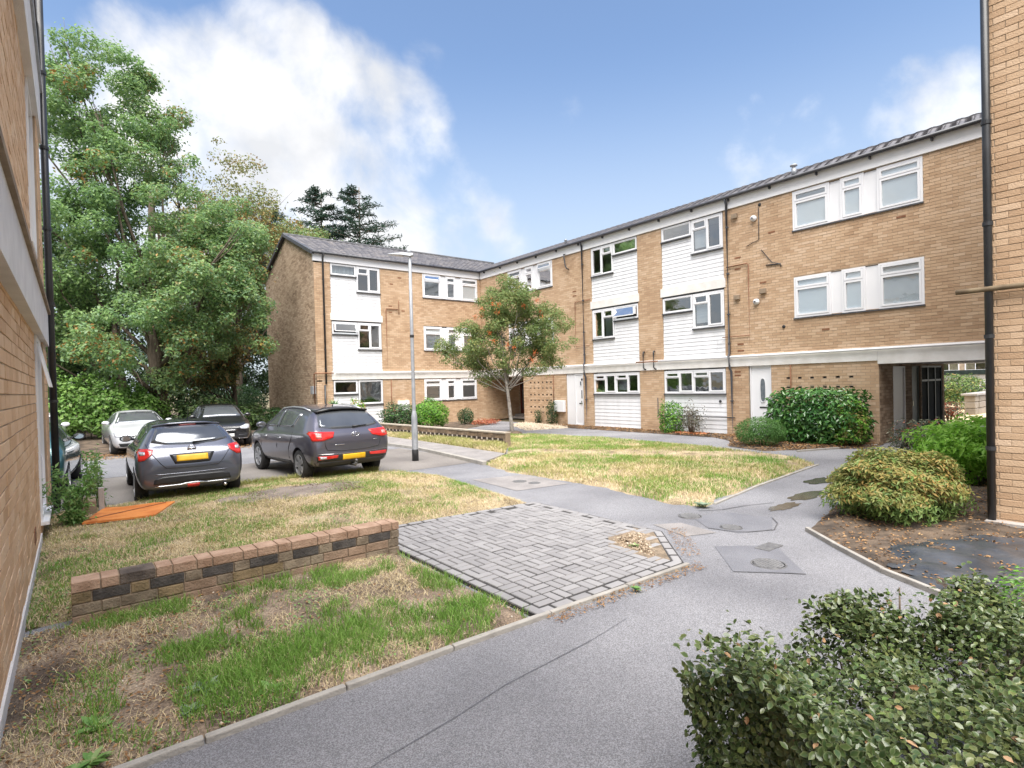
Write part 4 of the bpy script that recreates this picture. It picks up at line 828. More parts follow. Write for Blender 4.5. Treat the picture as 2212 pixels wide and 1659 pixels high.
# ------------------------------------------------------------------ lamp post
lp = thing('lamp_post', 'tall galvanised street lamp post with flat head at the edge of the car park path', 'lamp post', (7.16, 13.36, 0))
lx, ly = 7.16, 13.36
MB().lathe((lx, ly, 0), [(.0, -.05), (.088, -.05), (.088, .30), (.082, .31)], 20).build('black_base', black_m, lp, True)
MB().lathe((lx, ly, 0), [(.082, .30), (.080, 1.12), (.077, 1.20), (.048, 1.34)], 20).build('lower_post', steel, lp, True)
MB().lathe((lx, ly, 0), [(.048, 1.33), (.045, 3.4), (.040, 5.42), (.0, 5.44)], 18).build('shaft', steel, lp, True)
MB().lathe((lx, ly, 0), [(.054, 3.30), (.057, 3.31), (.057, 3.36), (.054, 3.37)], 18).build('band_clip', black_m, lp, True)
hd = Vector((-.785, .618, 0)); sd2 = Vector((.618, .785, 0)); b0 = Vector((lx, ly, 5.46))
m = MB(); pr_ = [(-.10, .06, .02, .08), (-.02, .08, -.01, .09), (.22, .12, .03, .09), (.46, .11, .05, .085), (.58, .06, .06, .08)]
for t, w, zl, zh in pr_:
    for s, z in ((-w, zl), (w, zl), (w * .8, zh), (-w * .8, zh)): m.v.append(tuple(b0 + hd * t + sd2 * s + Vector((0, 0, z))))
for i in range(4):
    for k in range(4): m.f.append((i * 4 + k, i * 4 + (k + 1) % 4, (i + 1) * 4 + (k + 1) % 4, (i + 1) * 4 + k))
m.f += [(0, 1, 2, 3), (16, 17, 18, 19)]; lh = m.build('lamp_head', steel, lp, bevel=.01)
m = MB(); q = [b0 + hd * t + sd2 * s + Vector((0, 0, z)) for t, s, z in ((.18, -.11, .018), (.56, -.09, .058), (.56, .09, .058), (.18, .11, .018))]; m.add([tuple(p) for p in q], [(0, 1, 2, 3)]); m.build('lamp_lens', pm('frosted_lens', (.42, .45, .48), (.5, .53, .56), rough=.3), lh)
m = MB(); m.lathe((lx - .02, ly, 5.44), [(.0, .12), (.06, .12), (.05, .17), (0, .18)], 12); m.build('photocell', steel, lp, True)
m = MB(); m.box(lx - .045, lx + .02, ly - .084, ly - .079, .62, .86); m.build('access_door', steel, lp)

# ------------------------------------------------------------------ cars
def loft_body(st):
    """st: (y, z_bottom, z_belt, z_top, w_bottom, w_side, w_top)"""
    V = []; rows = []
    for y, zb, zs, zt, wb, ws, wt in st:
        hm = zb + .42 * (zs - zb); h = max(zt - zs, .01)
        half = [(0, zb), (wb * .82, zb), (wb, zb + .05), (ws, hm), (ws * .995, zs - .06), (ws * .955, zs), (ws * .955 + (wt - ws * .955) * .55, zs + h * .55), (wt, zt - h * .11), (wt * .72, zt - h * .015), (0, zt)]
        ring = [(x, y, z) for x, z in half] + [(-x, y, z) for x, z in half[-2:0:-1]]; rows.append(len(ring)); V += ring
    n = rows[0]; F = []
    for i in range(len(st) - 1):
        for k in range(n): F.append((i * n + k, i * n + (k + 1) % n, (i + 1) * n + (k + 1) % n, (i + 1) * n + k))
    # end caps as strips
    for base in (0, (len(st) - 1) * n):
        for k in range(n // 2): 
            a, b = base + k, base + k + 1; c, e = base + (n - k) % n, base + (n - k - 1) % n
            q = list(dict.fromkeys([a, b, e, c]))
            if len(q) >= 3: F.append(tuple(q))
    return V, F
def car(name, label, loc, rz, st, pnt, R, axles, track, spec, group=None):
    root = thing(name, label, 'car', loc, rz, group, static=False)
    V, F = loft_body(st); me = bpy.data.meshes.new('body'); me.from_pydata(V, [], F); me.update()
    bm = bmesh.new(); bm.from_mesh(me); bmesh.ops.recalc_face_normals(bm, faces=bm.faces); bm.to_mesh(me); bm.free()
    o = bpy.data.objects.new('tmp', me); C.objects.link(o); s = o.modifiers.new('s', 'SUBSURF'); s.levels = 3; s.render_levels = 3
    cuts = []
    for ya in axles:
        for sgn in (-1, 1):
            cm = MB(); cm.lathe((sgn * (track + .12), ya, R * .97), [(0, -.34), (R + .055, -.34), (R + .055, .34), (0, .34)], 40, 'x'); c = cm.build('cut', trim); cuts.append(c)
            b = o.modifiers.new('b', 'BOOLEAN'); b.operation = 'DIFFERENCE'; b.object = c; b.solver = 'EXACT'
    dg = bpy.context.evaluated_depsgraph_get(); dg.update(); bme = bpy.data.meshes.new_from_object(o.evaluated_get(dg))
    for c in cuts: bpy.data.objects.remove(c)
    bpy.data.objects.remove(o); bme.name = 'body'; bme.materials.clear(); bme.materials.append(pnt); shade(bme)
    bme.materials.append(trim)
    for p in bme.polygons:                                   # black sills and wheel-arch liners
        p.material_index = 0
    body = mkobj('body', bme, None, root)
    if hasattr(bme, 'set_sharp_from_angle'): bme.set_sharp_from_angle(angle=math.radians(40))
    bvh = BVHTree.FromPolygons([v.co for v in bme.vertices], [p.vertices for p in bme.polygons])
    DIR = {'rear': Vector((0, 1, 0)), 'front': Vector((0, -1, 0)), 'left': Vector((1, 0, 0)), 'right': Vector((-1, 0, 0)), 'top': Vector((0, 0, -1))}
    def hit(side, a, b):
        d = DIR[side]; org = {'rear': Vector((a, -6, b)), 'front': Vector((a, 6, b)), 'left': Vector((-4, a, b)), 'right': Vector((4, a, b)), 'top': Vector((a, b, 5))}[side]
        l, nrm, i, t = bvh.ray_cast(org, d)
        if l is None: l, nrm, i, t = bvh.find_nearest(org + d * (6 - 1.9 if side in ('rear', 'front') else 4 - .8))
        if nrm.dot(d) > 0: nrm = -nrm
        return l, nrm
    def resamp(pl, n):
        pl = [Vector(p) for p in pl]; ls = [0]
        for a, b in zip(pl[:-1], pl[1:]): ls.append(ls[-1] + (b - a).length)
        out = []
        for k in range(n):
            t = ls[-1] * k / (n - 1); i = max(j for j in range(len(ls)) if ls[j] <= t + 1e-9); i = min(i, len(pl) - 2); f = (t - ls[i]) / max(ls[i + 1] - ls[i], 1e-9); out.append(pl[i].lerp(pl[i + 1], f))
        return out
    def patch(nm, side, top, bot, mat, off=.006, n=13, rows=6, parent=body, thick=0):
        m = rows; T, B = resamp(top, n), resamp(bot, n); mb = MB(); G_ = []
        for j in range(m):
            for i in range(n):
                p = T[i].lerp(B[i], j / (m - 1)); l, nr = hit(side, p.x, p.y); e = off if not thick else off + thick
                G_.append(tuple(l + nr * e))
        fs = [(j * n + i, j * n + i + 1, (j + 1) * n + i + 1, (j + 1) * n + i) for j in range(m - 1) for i in range(n - 1)]; nb = len(G_)
        ring = [i for i in range(n)] + [j * n + n - 1 for j in range(1, m)] + [(m - 1) * n + i for i in range(n - 2, -1, -1)] + [j * n for j in range(m - 2, 0, -1)]
        rim = []
        for idx in ring:
            j, i = divmod(idx, n); p = T[i].lerp(B[i], j / (m - 1)); l, nr = hit(side, p.x, p.y); rim.append(tuple(l - nr * .004))
        mb.add(G_ + rim, fs + [(ring[k], ring[(k + 1) % len(ring)], nb + (k + 1) % len(ring), nb + k) for k in range(len(ring))])
        return mb.build(nm, mat, parent, True)
    # wheels
    for ya in axles:
        for sgn in (-1, 1):
            xw = sgn * track; w = .10
            tm = MB(); tm.lathe((xw, ya, R), [(R * .66, -w), (R * .92, -w), (R * .985, -w * .8), (R, -w * .4), (R, w * .4), (R * .985, w * .8), (R * .92, w), (R * .66, w)], 36, 'x'); wh = tm.build('wheel', rubber, root, True)
            rm = MB(); sx = sgn
            rm.lathe((xw, ya, R), [(R * .66, sx * w * .9), (R * .62, sx * w * .55), (R * .60, -sx * w * .2), (0, -sx * w * .2)], 30, 'x'); rr_ = rm.build('brake_hub', trim, wh, True)
            al = MB(); ns = spec.get('spokes', 5)
            al.lathe((xw, ya, R), [(R * .68, sx * w * .96), (R * .66, sx * w * 1.02), (R * .61, sx * w * .98), (R * .60, sx * w * .6)], 36, 'x')
            al.lathe((xw, ya, R), [(0, sx * w * .98), (R * .13, sx * w * .96), (R * .15, sx * w * .6)], 18, 'x')
            for k in range(ns):
                for off_ in ((-.16, .16) if ns <= 5 else (0,)):
                    a0 = 6.2832 * k / ns + off_ * .6; a1 = 6.2832 * k / ns + off_; wd_ = .028 * R / .3
                    p0 = (math.cos(a0) * R * .10, math.sin(a0) * R * .10); p1 = (math.cos(a1) * R * .63, math.sin(a1) * R * .63); t_ = (-math.sin(a1) * wd_, math.cos(a1) * wd_)
                    q = [];
                    for xx in (xw + sx * w * .96, xw + sx * w * .55):
                        q += [(xx, ya + p0[0] - t_[0], R + p0[1] - t_[1]), (xx, ya + p0[0] + t_[0], R + p0[1] + t_[1]), (xx, ya + p1[0] + t_[0], R + p1[1] + t_[1]), (xx, ya + p1[0] - t_[0], R + p1[1] - t_[1])]
                    al.add(q, [(0, 1, 2, 3), (4, 7, 6, 5), (0, 4, 5, 1), (1, 5, 6, 2), (2, 6, 7, 3), (3, 7, 4, 0)])
            al.build('rim', spec.get('rimmat', alloy), wh)
    for f in spec['patches']:
        f2 = dict(f); nm, side, top, bot, mat = f2.pop('nm_'), f2.pop('s_'), f2.pop('t_'), f2.pop('b_'), f2.pop('m_'); mir = f2.pop('mirror', False)
        if f2.pop('flip', False): pass
        patch(nm, side, top, bot, mat, **f2)
        if mir:
            if side in ('left', 'right'): patch(nm, 'right' if side == 'left' else 'left', top, bot, mat, **f2)
            else: patch(nm, side, [(-a, b) for a, b in top][::-1], [(-a, b) for a, b in bot][::-1], mat, **f2)
    # door mirrors
    my, mz, mw = spec['mirror']
    for sgn in (-1, 1):
        l, nr = hit('left' if sgn < 0 else 'right', my, mz); mm = MB(); c = Vector((l.x + sgn * .14, my - .02, mz + .03))
        rings = [(-.085, .55), (-.05, .95), (0, 1.0), (.05, .8), (.085, .35)]
        for dy, s_ in rings:
            for k in range(12):
                q = 6.2832 * k / 12; mm.v.append((c.x + .115 * s_ * math.cos(q), c.y + dy, c.z + .072 * s_ * math.sin(q)))
        for i in range(4):
            for k in range(12): mm.f.append((i * 12 + k, i * 12 + (k + 1) % 12, (i + 1) * 12 + (k + 1) % 12, (i + 1) * 12 + k))
        mm.f += [tuple(range(12)), tuple(range(48, 60))]; mo_ = mm.build('door_mirror', spec.get('mirmat', pnt), root, True)
        gl = MB(); gl.add([(c.x + .062 * .98 * math.cos(6.2832 * k / 14) * 1.5, c.y - .0875, c.z + .052 * math.sin(6.2832 * k / 14)) for k in range(14)], [tuple(range(14))]); gl.build('mirror_glass', pm('mirror_glass', (.55, .58, .62), (.6, .63, .66), rough=.05, metal=.9) if 'mirror_glass' not in MATS else MATS['mirror_glass'], mo_)
        MB().tube([(l.x - sgn * .02, my, mz), (c.x - sgn * .05, my - .01, c.z - .02)], .022, 8).build('mirror_arm', trim, mo_, True)
    if spec.get('extra'): spec['extra'](root, body, hit, patch)
    return root
def M_(nm_, s_, t_, b_, m_, **k): return dict(nm_=nm_, s_=s_, t_=t_, b_=b_, m_=m_, **k)
grey_p = paint('gunmetal_paint', (.100, .108, .140)); suv_p = paint('charcoal_purple_paint', (.105, .102, .130)); silver_p = paint('silver_paint', (.64, .65, .68), .4); black_p = paint('black_car_paint', (.012, .012, .015), .3); teal_p = paint('teal_paint', (.055, .16, .17), .5); white_p = paint('white_car_paint', (.72, .73, .76), .0)
HATCH = [(-1.95, .40, .60, .68, .60, .66, .52), (-1.93, .30, .66, .80, .72, .78, .66), (-1.86, .25, .82, .95, .78, .835, .70), (-1.74, .24, .92, 1.04, .80, .865, .70), (-1.58, .24, .96, 1.20, .80, .872, .635), (-1.42, .24, .97, 1.35, .80, .872, .585), (-1.30, .23, .96, 1.42, .80, .872, .57), (-.7, .22, .94, 1.462, .80, .872, .575), (0, .20, .92, 1.462, .80, .872, .58), (.45, .20, .90, 1.40, .80, .872, .57), (.85, .20, .89, 1.22, .80, .87, .585), (1.15, .20, .88, 1.02, .80, .868, .64), (1.35, .20, .86, .95, .80, .86, .68), (1.7, .21, .78, .88, .78, .83, .66), (1.95, .24, .66, .76, .70, .74, .58), (2.06, .34, .56, .64, .55, .60, .45)]
def rear_lines(lo, hi, w): return None
dark_line = pm('panel_gap', (.01, .01, .012), (.014, .014, .016), rough=.6)
def hatch_extra(root, body, hit, patch):
    # tailgate shut-line, spoiler, wiper, emblem, aerial, exhaust
    def line(nm, side, pts, mat=dark_line, w=.006, off=.004):
        mb = MB(); P = []
        for a, b in pts: l, n = hit(side, a, b); P.append(l + n * off)
        mb.tube(P, w, 6); return mb.build(nm, mat, body, True)
    gap = [(-.70, 1.08), (-.66, .97), (-.60, .88), (-.50, .74), (-.42, .655), (-.2, .645), (0, .642), (.2, .645), (.42, .655), (.50, .74), (.60, .88), (.66, .97), (.70, 1.08)]
    line('tailgate_gap', 'rear', gap); line('crease', 'rear', [(-.78, .55), (-.5, .545), (0, .54), (.5, .545), (.78, .55)], grey_p, .010, .0)
    sp = MB(); P = [];
    for x, z in ((-.56, 1.385), (-.3, 1.425), (0, 1.435), (.3, 1.425), (.56, 1.385)): l, n = hit('rear', x, z - .03); P.append((x, l.y - .02, z))
    V = []
    for (x, y, z) in P: V += [(x, y + .20, z + .012), (x, y - .09, z - .004), (x, y - .085, z - .03), (x, y + .1, z - .04)]
    fs = [(i * 4 + k, i * 4 + (k + 1) % 4, (i + 1) * 4 + (k + 1) % 4, (i + 1) * 4 + k) for i in range(4) for k in range(4)] + [(0, 1, 2, 3), (16, 17, 18, 19)]
    sp.add(V, fs); s_ = sp.build('spoiler', grey_p, body, True); patch('brake_light', 'rear', [(-.14, 1.385), (.14, 1.385)], [(-.14, 1.368), (.14, 1.368)], pm('dim_red', (.14, .01, .01), (.18, .02, .02), rough=.2), off=.02, rows=2)
    l, n = hit('rear', .03, 1.045); w = MB(); p0 = l + n * .03; l2, n2 = hit('rear', .42, 1.085); w.tube([p0, p0.lerp(l2 + n2 * .025, .5), l2 + n2 * .02], [.022, .012, .007], 8); w.build('rear_wiper', trim, body, True)
    l, n = hit('rear', 0, .955); e = MB(); e.tube([l + n * .014 + Vector((.062 * math.cos(6.2832 * k / 20), 0, .058 * math.sin(6.2832 * k / 20))) for k in range(21)], .010, 6, False); e.tube([l + n * .016 + Vector((-.075, 0, 0)), l + n * .016 + Vector((.075, 0, 0))], .012, 6); e.build('emblem', chrome, body, True)
    l, n = hit('top', .05, -.95); a = MB(); a.tube([l, l + Vector((0, -.16, .20))], [.012, .004], 6); a.build('aerial', trim, body, True)
    x = MB(); x.tube([(.52, -1.82, .26), (.52, -1.95, .255)], .028, 10); x.build('exhaust', chrome, body, True)
sideH = [M_('side_window', 'left', [(-1.20, 1.27), (-.9, 1.34), (-.28, 1.375)], [(-1.05, 1.06), (-.6, 1.03), (-.28, 1.02)], glass_c, mirror=True), M_('side_window', 'left', [(-.20, 1.375), (.25, 1.36), (.72, 1.18)], [(-.20, 1.02), (.5, 1.00), (.95, .99)], glass_c, mirror=True),
         M_('windscreen', 'front', [(-.50, 1.385), (0, 1.405), (.50, 1.385)], [(-.70, 1.02), (0, 1.04), (.70, 1.02)], glass_c),
         M_('sill_trim', 'left', [(-.85, .33), (.85, .32)], [(-.85, .25), (.85, .24)], trim, mirror=True, rows=3)]
micra = dict(spokes=5, mirror=(.78, 1.02, 0), mirmat=trim, extra=hatch_extra, patches=sideH + [
    M_('rear_window', 'rear', [(-.50, 1.375), (0, 1.40), (.50, 1.375)], [(-.62, 1.10), (-.40, 1.055), (0, 1.035), (.40, 1.055), (.62, 1.10)], glass_c, n=19),
    M_('tail_light', 'rear', [(-.835, 1.00), (-.70, 1.00), (-.60, .98)], [(-.82, .80), (-.74, .81), (-.62, .90)], red_l, mirror=True, off=.012), M_('light_core', 'rear', [(-.80, .95), (-.72, .95)], [(-.79, .89), (-.72, .90)], clear_l, mirror=True, off=.018, n=5, rows=3),
    M_('number_plate', 'rear', [(-.25, .86), (.25, .86)], [(-.25, .755), (.25, .755)], plate_y, off=.016), M_('plate_recess', 'rear', [(-.36, .885), (0, .89), (.36, .885)], [(-.28, .715), (0, .71), (.28, .715)], trim, off=.005),
    M_('bumper_insert', 'rear', [(-.60, .46), (-.48, .50), (0, .505), (.48, .50), (.60, .46)], [(-.62, .375), (0, .37), (.62, .375)], trim, off=.010, n=19), M_('diffuser_trim', 'rear', [(-.60, .345), (-.2, .345), (-.12, .365), (.12, .365), (.2, .345), (.60, .345)], [(-.60, .325), (0, .33), (.60, .325)], chrome, off=.012, n=19, rows=3),
    M_('fog_lamp', 'rear', [(-.10, .335), (.10, .335)], [(-.09, .285), (.09, .285)], red_l, off=.02, rows=3)])
car('hatchback', 'dark grey hatchback seen from behind, parked nearest the left building', (1.72, 13.55, 0), math.radians(-1), HATCH, grey_p, .312, (-1.24, 1.28), .765, micra, 'cars parked in two rows')

SUV = [(-2.18, .52, .74, .84, .66, .72, .60), (-2.15, .40, .82, .98, .78, .85, .74), (-2.06, .32, .98, 1.10, .83, .905, .77), (-1.95, .30, 1.05, 1.18, .85, .925, .745), (-1.78, .29, 1.09, 1.36, .855, .93, .68), (-1.58, .29, 1.10, 1.52, .86, .93, .635), (-1.40, .28, 1.09, 1.575, .86, .93, .62), (-.7, .27, 1.07, 1.63, .86, .93, .625), (0, .26, 1.05, 1.63, .86, .93, .63), (.45, .26, 1.03, 1.55, .86, .93, .62), (.85, .26, 1.02, 1.36, .86, .928, .64), (1.2, .26, 1.01, 1.13, .86, .925, .70), (1.45, .27, .98, 1.07, .85, .915, .74), (1.85, .29, .90, 1.0, .83, .88, .72), (2.12, .34, .78, .88, .75, .80, .64), (2.22, .46, .66, .74, .6, .66, .5)]
def suv_extra(root, body, hit, patch):
    def line(nm, side, pts, mat=dark_line, w=.006, off=.004):
        mb = MB(); P = []
        for a, b in pts: l, n = hit(side, a, b); P.append(l + n * off)
        mb.tube(P, w, 6); return mb.build(nm, mat, body, True)
    line('tailgate_gap', 'rear', [(-.66, 1.12), (-.64, .95), (-.64, .80), (-.60, .70), (-.3, .66), (0, .655), (.3, .66), (.60, .70), (.64, .80), (.64, .95), (.66, 1.12)])
    line('bright_strip', 'rear', [(-.80, .62), (-.4, .60), (0, .595), (.4, .60), (.80, .62)], chrome, .006, .012)
    sp = MB(); V = []
    for x, z in ((-.60, 1.50), (-.3, 1.55), (0, 1.56), (.3, 1.55), (.60, 1.50)):
        l, n = hit('rear', x, z - .04); V += [(x, l.y + .24, z + .02), (x, l.y - .10, z + .0), (x, l.y - .09, z - .035), (x, l.y + .08, z - .05)]
    sp.add(V, [(i * 4 + k, i * 4 + (k + 1) % 4, (i + 1) * 4 + (k + 1) % 4, (i + 1) * 4 + k) for i in range(4) for k in range(4)] + [(0, 1, 2, 3), (16, 17, 18, 19)]); sp.build('spoiler', trim, body, True)
    for s in (-1, 1):
        P = []
        for y in (-1.35, -1.0, -.4, .2, .5): l, n = hit('top', s * .60, y); P.append(l + Vector((0, 0, .035 if -1.3 < y < .45 else .0)))
        mb = MB(); mb.tube(P, .02, 8); mb.build('roof_rail', alloy, body, True)
    l, n = hit('rear', .05, 1.13); w = MB(); p0 = l + n * .03; l2, n2 = hit('rear', .40, 1.15); w.tube([p0, p0.lerp(l2 + n2 * .025, .5), l2 + n2 * .02], [.024, .014, .008], 8); w.build('rear_wiper', trim, body, True)
    l, n = hit('rear', .06, .985); e = MB(); e.tube([l + n * .012 + Vector((.085 * math.cos(6.2832 * k / 22), 0, .045 * math.sin(6.2832 * k / 22))) for k in range(23)], .008, 6, False)
    e.tube([l + n * .014 + Vector((-.04, 0, -.02)), l + n * .014 + Vector((-.04, 0, .02))], .007, 5); e.tube([l + n * .014 + Vector((0, 0, -.02)), l + n * .014 + Vector((.02, 0, .02)), l + n * .014 + Vector((.04, 0, -.02))], .006, 5); e.build('emblem', chrome, body, True)
    l, n = hit('top', 0, -1.15); a = MB(); a.tube([l, l + Vector((0, -.10, .10))], [.014, .006], 6); a.build('aerial', trim, body, True)
    t = MB(); t.tube([(.0, -1.95, .33), (.0, -2.22, .33), (.0, -2.28, .40)], .028, 8); t.lathe((0, -2.28, .43), [(0, -.03), (.03, -.015), (.03, .015), (0, .035)], 12); t.build('tow_bar', iron, body, True)
    for s in (-1, 1):
        for y in (-.35, .55):
            l, n = hit('left' if s < 0 else 'right', y, .90); h = MB(); h.tube([l + Vector((s * .02, -.09, 0)), l + Vector((s * .03, 0, .0)), l + Vector((s * .02, .09, 0))], .014, 8); h.build('door_handle', chrome, body, True)
    for s, side in ((-1, 'left'), (1, 'right')):
        line('door_gap', side, [(.95, 1.0), (.95, .7), (.88, .40)]); line('door_gap', side, [(-.15, 1.05), (-.13, .7), (-.12, .38)]); line('door_gap', side, [(-1.08, 1.06), (-1.02, .9), (-.86, .70), (-.80, .45)])
suvp = dict(spokes=5, mirror=(.88, 1.13, 0), extra=suv_extra, patches=[
    M_('side_window', 'left', [(-1.05, 1.44), (-.6, 1.51), (-.12, 1.535)], [(-.95, 1.16), (-.5, 1.14), (-.12, 1.13)], glass_c, mirror=True), M_('side_window', 'left', [(-.05, 1.535), (.35, 1.50), (.78, 1.33)], [(-.05, 1.13), (.5, 1.11), (1.02, 1.10)], glass_c, mirror=True),
    M_('window_trim', 'left', [(-1.12, 1.44), (-1.07, 1.44)], [(-.99, 1.145), (-.95, 1.145)], chrome, mirror=True, off=.008, n=3),
    M_('windscreen', 'front', [(-.54, 1.54), (0, 1.56), (.54, 1.54)], [(-.74, 1.14), (0, 1.17), (.74, 1.14)], glass_c),
    M_('rear_window', 'rear', [(-.57, 1.49), (0, 1.52), (.57, 1.49)], [(-.68, 1.17), (-.4, 1.125), (0, 1.115), (.4, 1.125), (.68, 1.17)], glass_c, n=19),
    M_('tail_light', 'rear', [(-.90, 1.09), (-.78, 1.08), (-.40, 1.06)], [(-.88, .90), (-.70, .89), (-.46, .95)], red_l, mirror=True, off=.014, n=17), M_('light_core', 'rear', [(-.80, 1.02), (-.70, 1.02)], [(-.80, .95), (-.70, .95)], pm('pink_lens', (.62, .20, .18), (.7, .28, .25), rough=.1), mirror=True, off=.02, n=5, rows=3),
    M_('number_plate', 'rear', [(-.26, .575), (.26, .575)], [(-.26, .465), (.26, .465)], plate_y, off=.018), M_('bumper_insert', 'rear', [(-.82, .58), (-.3, .585), (.3, .585), (.82, .58)], [(-.80, .455), (0, .45), (.80, .455)], trim, off=.008, n=19),
    M_('fog_reflector', 'rear', [(-.80, .575), (-.36, .57)], [(-.78, .50), (-.38, .515)], red_l, mirror=True, off=.016), M_('reversing_lamp', 'rear', [(-.76, .56), (-.62, .56)], [(-.75, .51), (-.62, .515)], clear_l, off=.022, n=5, rows=3),
    M_('lower_bumper', 'rear', [(-.84, .44), (0, .43), (.84, .44)], [(-.78, .34), (0, .33), (.78, .34)], trim, off=.008, n=19), M_('badge', 'rear', [(-.42, .80), (-.22, .80)], [(-.42, .785), (-.22, .785)], chrome, off=.008, rows=2), M_('badge', 'rear', [(.48, .86), (.56, .86)], [(.48, .845), (.56, .845)], chrome, off=.008, rows=2),
    M_('sill_trim', 'left', [(-.85, .40), (.9, .38)], [(-.85, .30), (.9, .29)], trim, mirror=True, rows=3)])
car('estate_suv', 'dark charcoal tall estate car with red tail lights and roof rails beside the lamp post', (4.62, 13.85, 0), math.radians(4), SUV, suv_p, .345, (-1.38, 1.28), .80, suvp, 'cars parked in two rows')

SEDAN = [(-2.25, .42, .66, .78, .6, .66, .55), (-2.2, .32, .76, .92, .74, .80, .66), (-2.0, .26, .88, 1.0, .80, .87, .70), (-1.6, .24, .92, 1.06, .82, .89, .66), (-1.25, .23, .93, 1.22, .82, .895, .60), (-.85, .22, .93, 1.38, .82, .895, .565), (-.3, .21, .92, 1.425, .82, .895, .57), (.2, .2, .91, 1.40, .82, .895, .565), (.6, .2, .90, 1.25, .82, .893, .58), (.95, .2, .89, 1.05, .82, .89, .63), (1.2, .2, .875, .97, .82, .885, .68), (1.65, .21, .80, .90, .81, .87, .70), (2.05, .23, .70, .80, .76, .80, .64), (2.27, .33, .58, .66, .58, .62, .5)]
def front_set(zt, plate=True, w=1.0, dz=0):
    p = [M_('headlight', 'front', [(-.80 * w, .76 + dz), (-.66 * w, .78 + dz), (-.46 * w, .70 + dz)], [(-.78 * w, .63 + dz), (-.64 * w, .61 + dz), (-.48 * w, .63 + dz)], clear_l, mirror=True, off=.012),
         M_('grille', 'front', [(-.36, .66 + dz), (0, .69 + dz), (.36, .66 + dz)], [(-.30, .52 + dz), (0, .51 + dz), (.30, .52 + dz)], trim, off=.010), M_('grille_bar', 'front', [(-.34, .605 + dz), (.34, .605 + dz)], [(-.34, .59 + dz), (.34, .59 + dz)], chrome, off=.018, rows=2),
         M_('lower_intake', 'front', [(-.70, .42 + dz), (-.40, .43 + dz)], [(-.66, .32 + dz), (-.42, .32 + dz)], trim, mirror=True, off=.010), M_('intake_trim', 'front', [(-.72, .315 + dz), (-.40, .305 + dz)], [(-.70, .295 + dz), (-.40, .29 + dz)], chrome, mirror=True, off=.014, rows=2)]
    if plate: p.append(M_('number_plate', 'front', [(-.26, .47 + dz), (.26, .47 + dz)], [(-.26, .365 + dz), (.26, .365 + dz)], plate_w, off=.02))
    return p
sedan = dict(spokes=5, mirror=(.62, 1.0, 0), patches=front_set(0) + [M_('windscreen', 'front', [(-.50, 1.345), (0, 1.365), (.50, 1.345)], [(-.69, 1.005), (0, 1.035), (.69, 1.005)], glass_c), M_('side_window', 'left', [(-1.0, 1.20), (-.6, 1.31), (-.2, 1.335)], [(-1.05, 1.02), (-.5, 1.01), (-.2, 1.0)], glass_c, mirror=True), M_('side_window', 'left', [(-.13, 1.335), (.15, 1.32), (.55, 1.16)], [(-.13, 1.0), (.3, .99), (.78, .98)], glass_c, mirror=True)])
car('saloon_car', 'silver saloon car facing the camera under the trees', (1.72, 23.7, 0), math.radians(182), SEDAN, silver_p, .315, (-1.42, 1.38), .775, sedan, 'cars parked in two rows')
hf = [q for q in sideH] + front_set(0, True, .96, -.02)
car('hatchback', 'black car facing the camera, half hidden behind the dark grey hatchback', (4.30, 23.5, 0), math.radians(176), [(a, b + .02, c * 1.06, d * 1.05, e * 1.03, f * 1.03, g * 1.03) for a, b, c, d, e, f, g in HATCH], black_p, .325, (-1.24, 1.30), .79, dict(spokes=5, mirror=(.78, 1.08, 0), patches=front_set(0, True, .98, .03) + [M_('windscreen', 'front', [(-.52, 1.45), (0, 1.475), (.52, 1.45)], [(-.72, 1.08), (0, 1.10), (.72, 1.08)], glass_c), M_('side_window', 'left', [(-.9, 1.40), (-.28, 1.44)], [(-.95, 1.08), (-.28, 1.07)], glass_c, mirror=True), M_('side_window', 'left', [(-.20, 1.44), (.25, 1.42), (.72, 1.24)], [(-.20, 1.07), (.5, 1.05), (.95, 1.04)], glass_c, mirror=True)]), 'cars parked in two rows')
car('hatchback', 'teal car mostly hidden by the black downpipe of the left building', (-.86, 15.7, 0), math.radians(-5), HATCH, teal_p, .31, (-1.24, 1.28), .765, dict(spokes=7, mirror=(.70, 1.02, 0), mirmat=trim, patches=sideH + [M_('rear_window', 'rear', [(-.50, 1.375), (.50, 1.375)], [(-.62, 1.10), (.62, 1.10)], glass_c)]), 'cars parked in two rows')
car('hatchback', 'white car at the far left, only its mirror and wing in view', (-1.08, 23.6, 0), math.radians(180), HATCH, white_p, .31, (-1.24, 1.28), .765, dict(spokes=7, mirror=(.78, 1.04, 0), patches=sideH + front_set(0, True, .96, -.02)), 'cars parked in two rows')
print('cars', len(bpy.data.objects))
# ------------------------------------------------------------------ vegetation
def leafmat(name, c1, c2, c3, rough=.5, trans=.3, scale=.5, mix=.65, spec=.4): return pm(name, c1, c2, c3=c3, scale=scale, rough=rough, rnd='island', island_mix=mix, trans=trans, spec=spec)
lf_oak = leafmat('oak_leaves', (.15, .275, .085), (.24, .38, .135), (.39, .49, .21), scale=.45, trans=.5)
lf_oak2 = leafmat('oak_leaves_blue', (.14, .25, .125), (.225, .35, .19), (.35, .46, .27), scale=.45, trans=.5)
lf_aut = leafmat('autumn_leaves', (.24, .115, .030), (.34, .19, .05), (.30, .27, .07), scale=.6)
lf_feather = leafmat('thin_autumn_leaves', (.15, .20, .07), (.24, .26, .10), (.36, .23, .10), scale=.35)
lf_con = leafmat('cedar_needles', (.022, .058, .042), (.045, .095, .068), (.075, .125, .08), scale=.5, trans=.1)
lf_wood = leafmat('woodland_leaves', (.045, .085, .036), (.085, .145, .060), (.17, .19, .075), scale=.3)
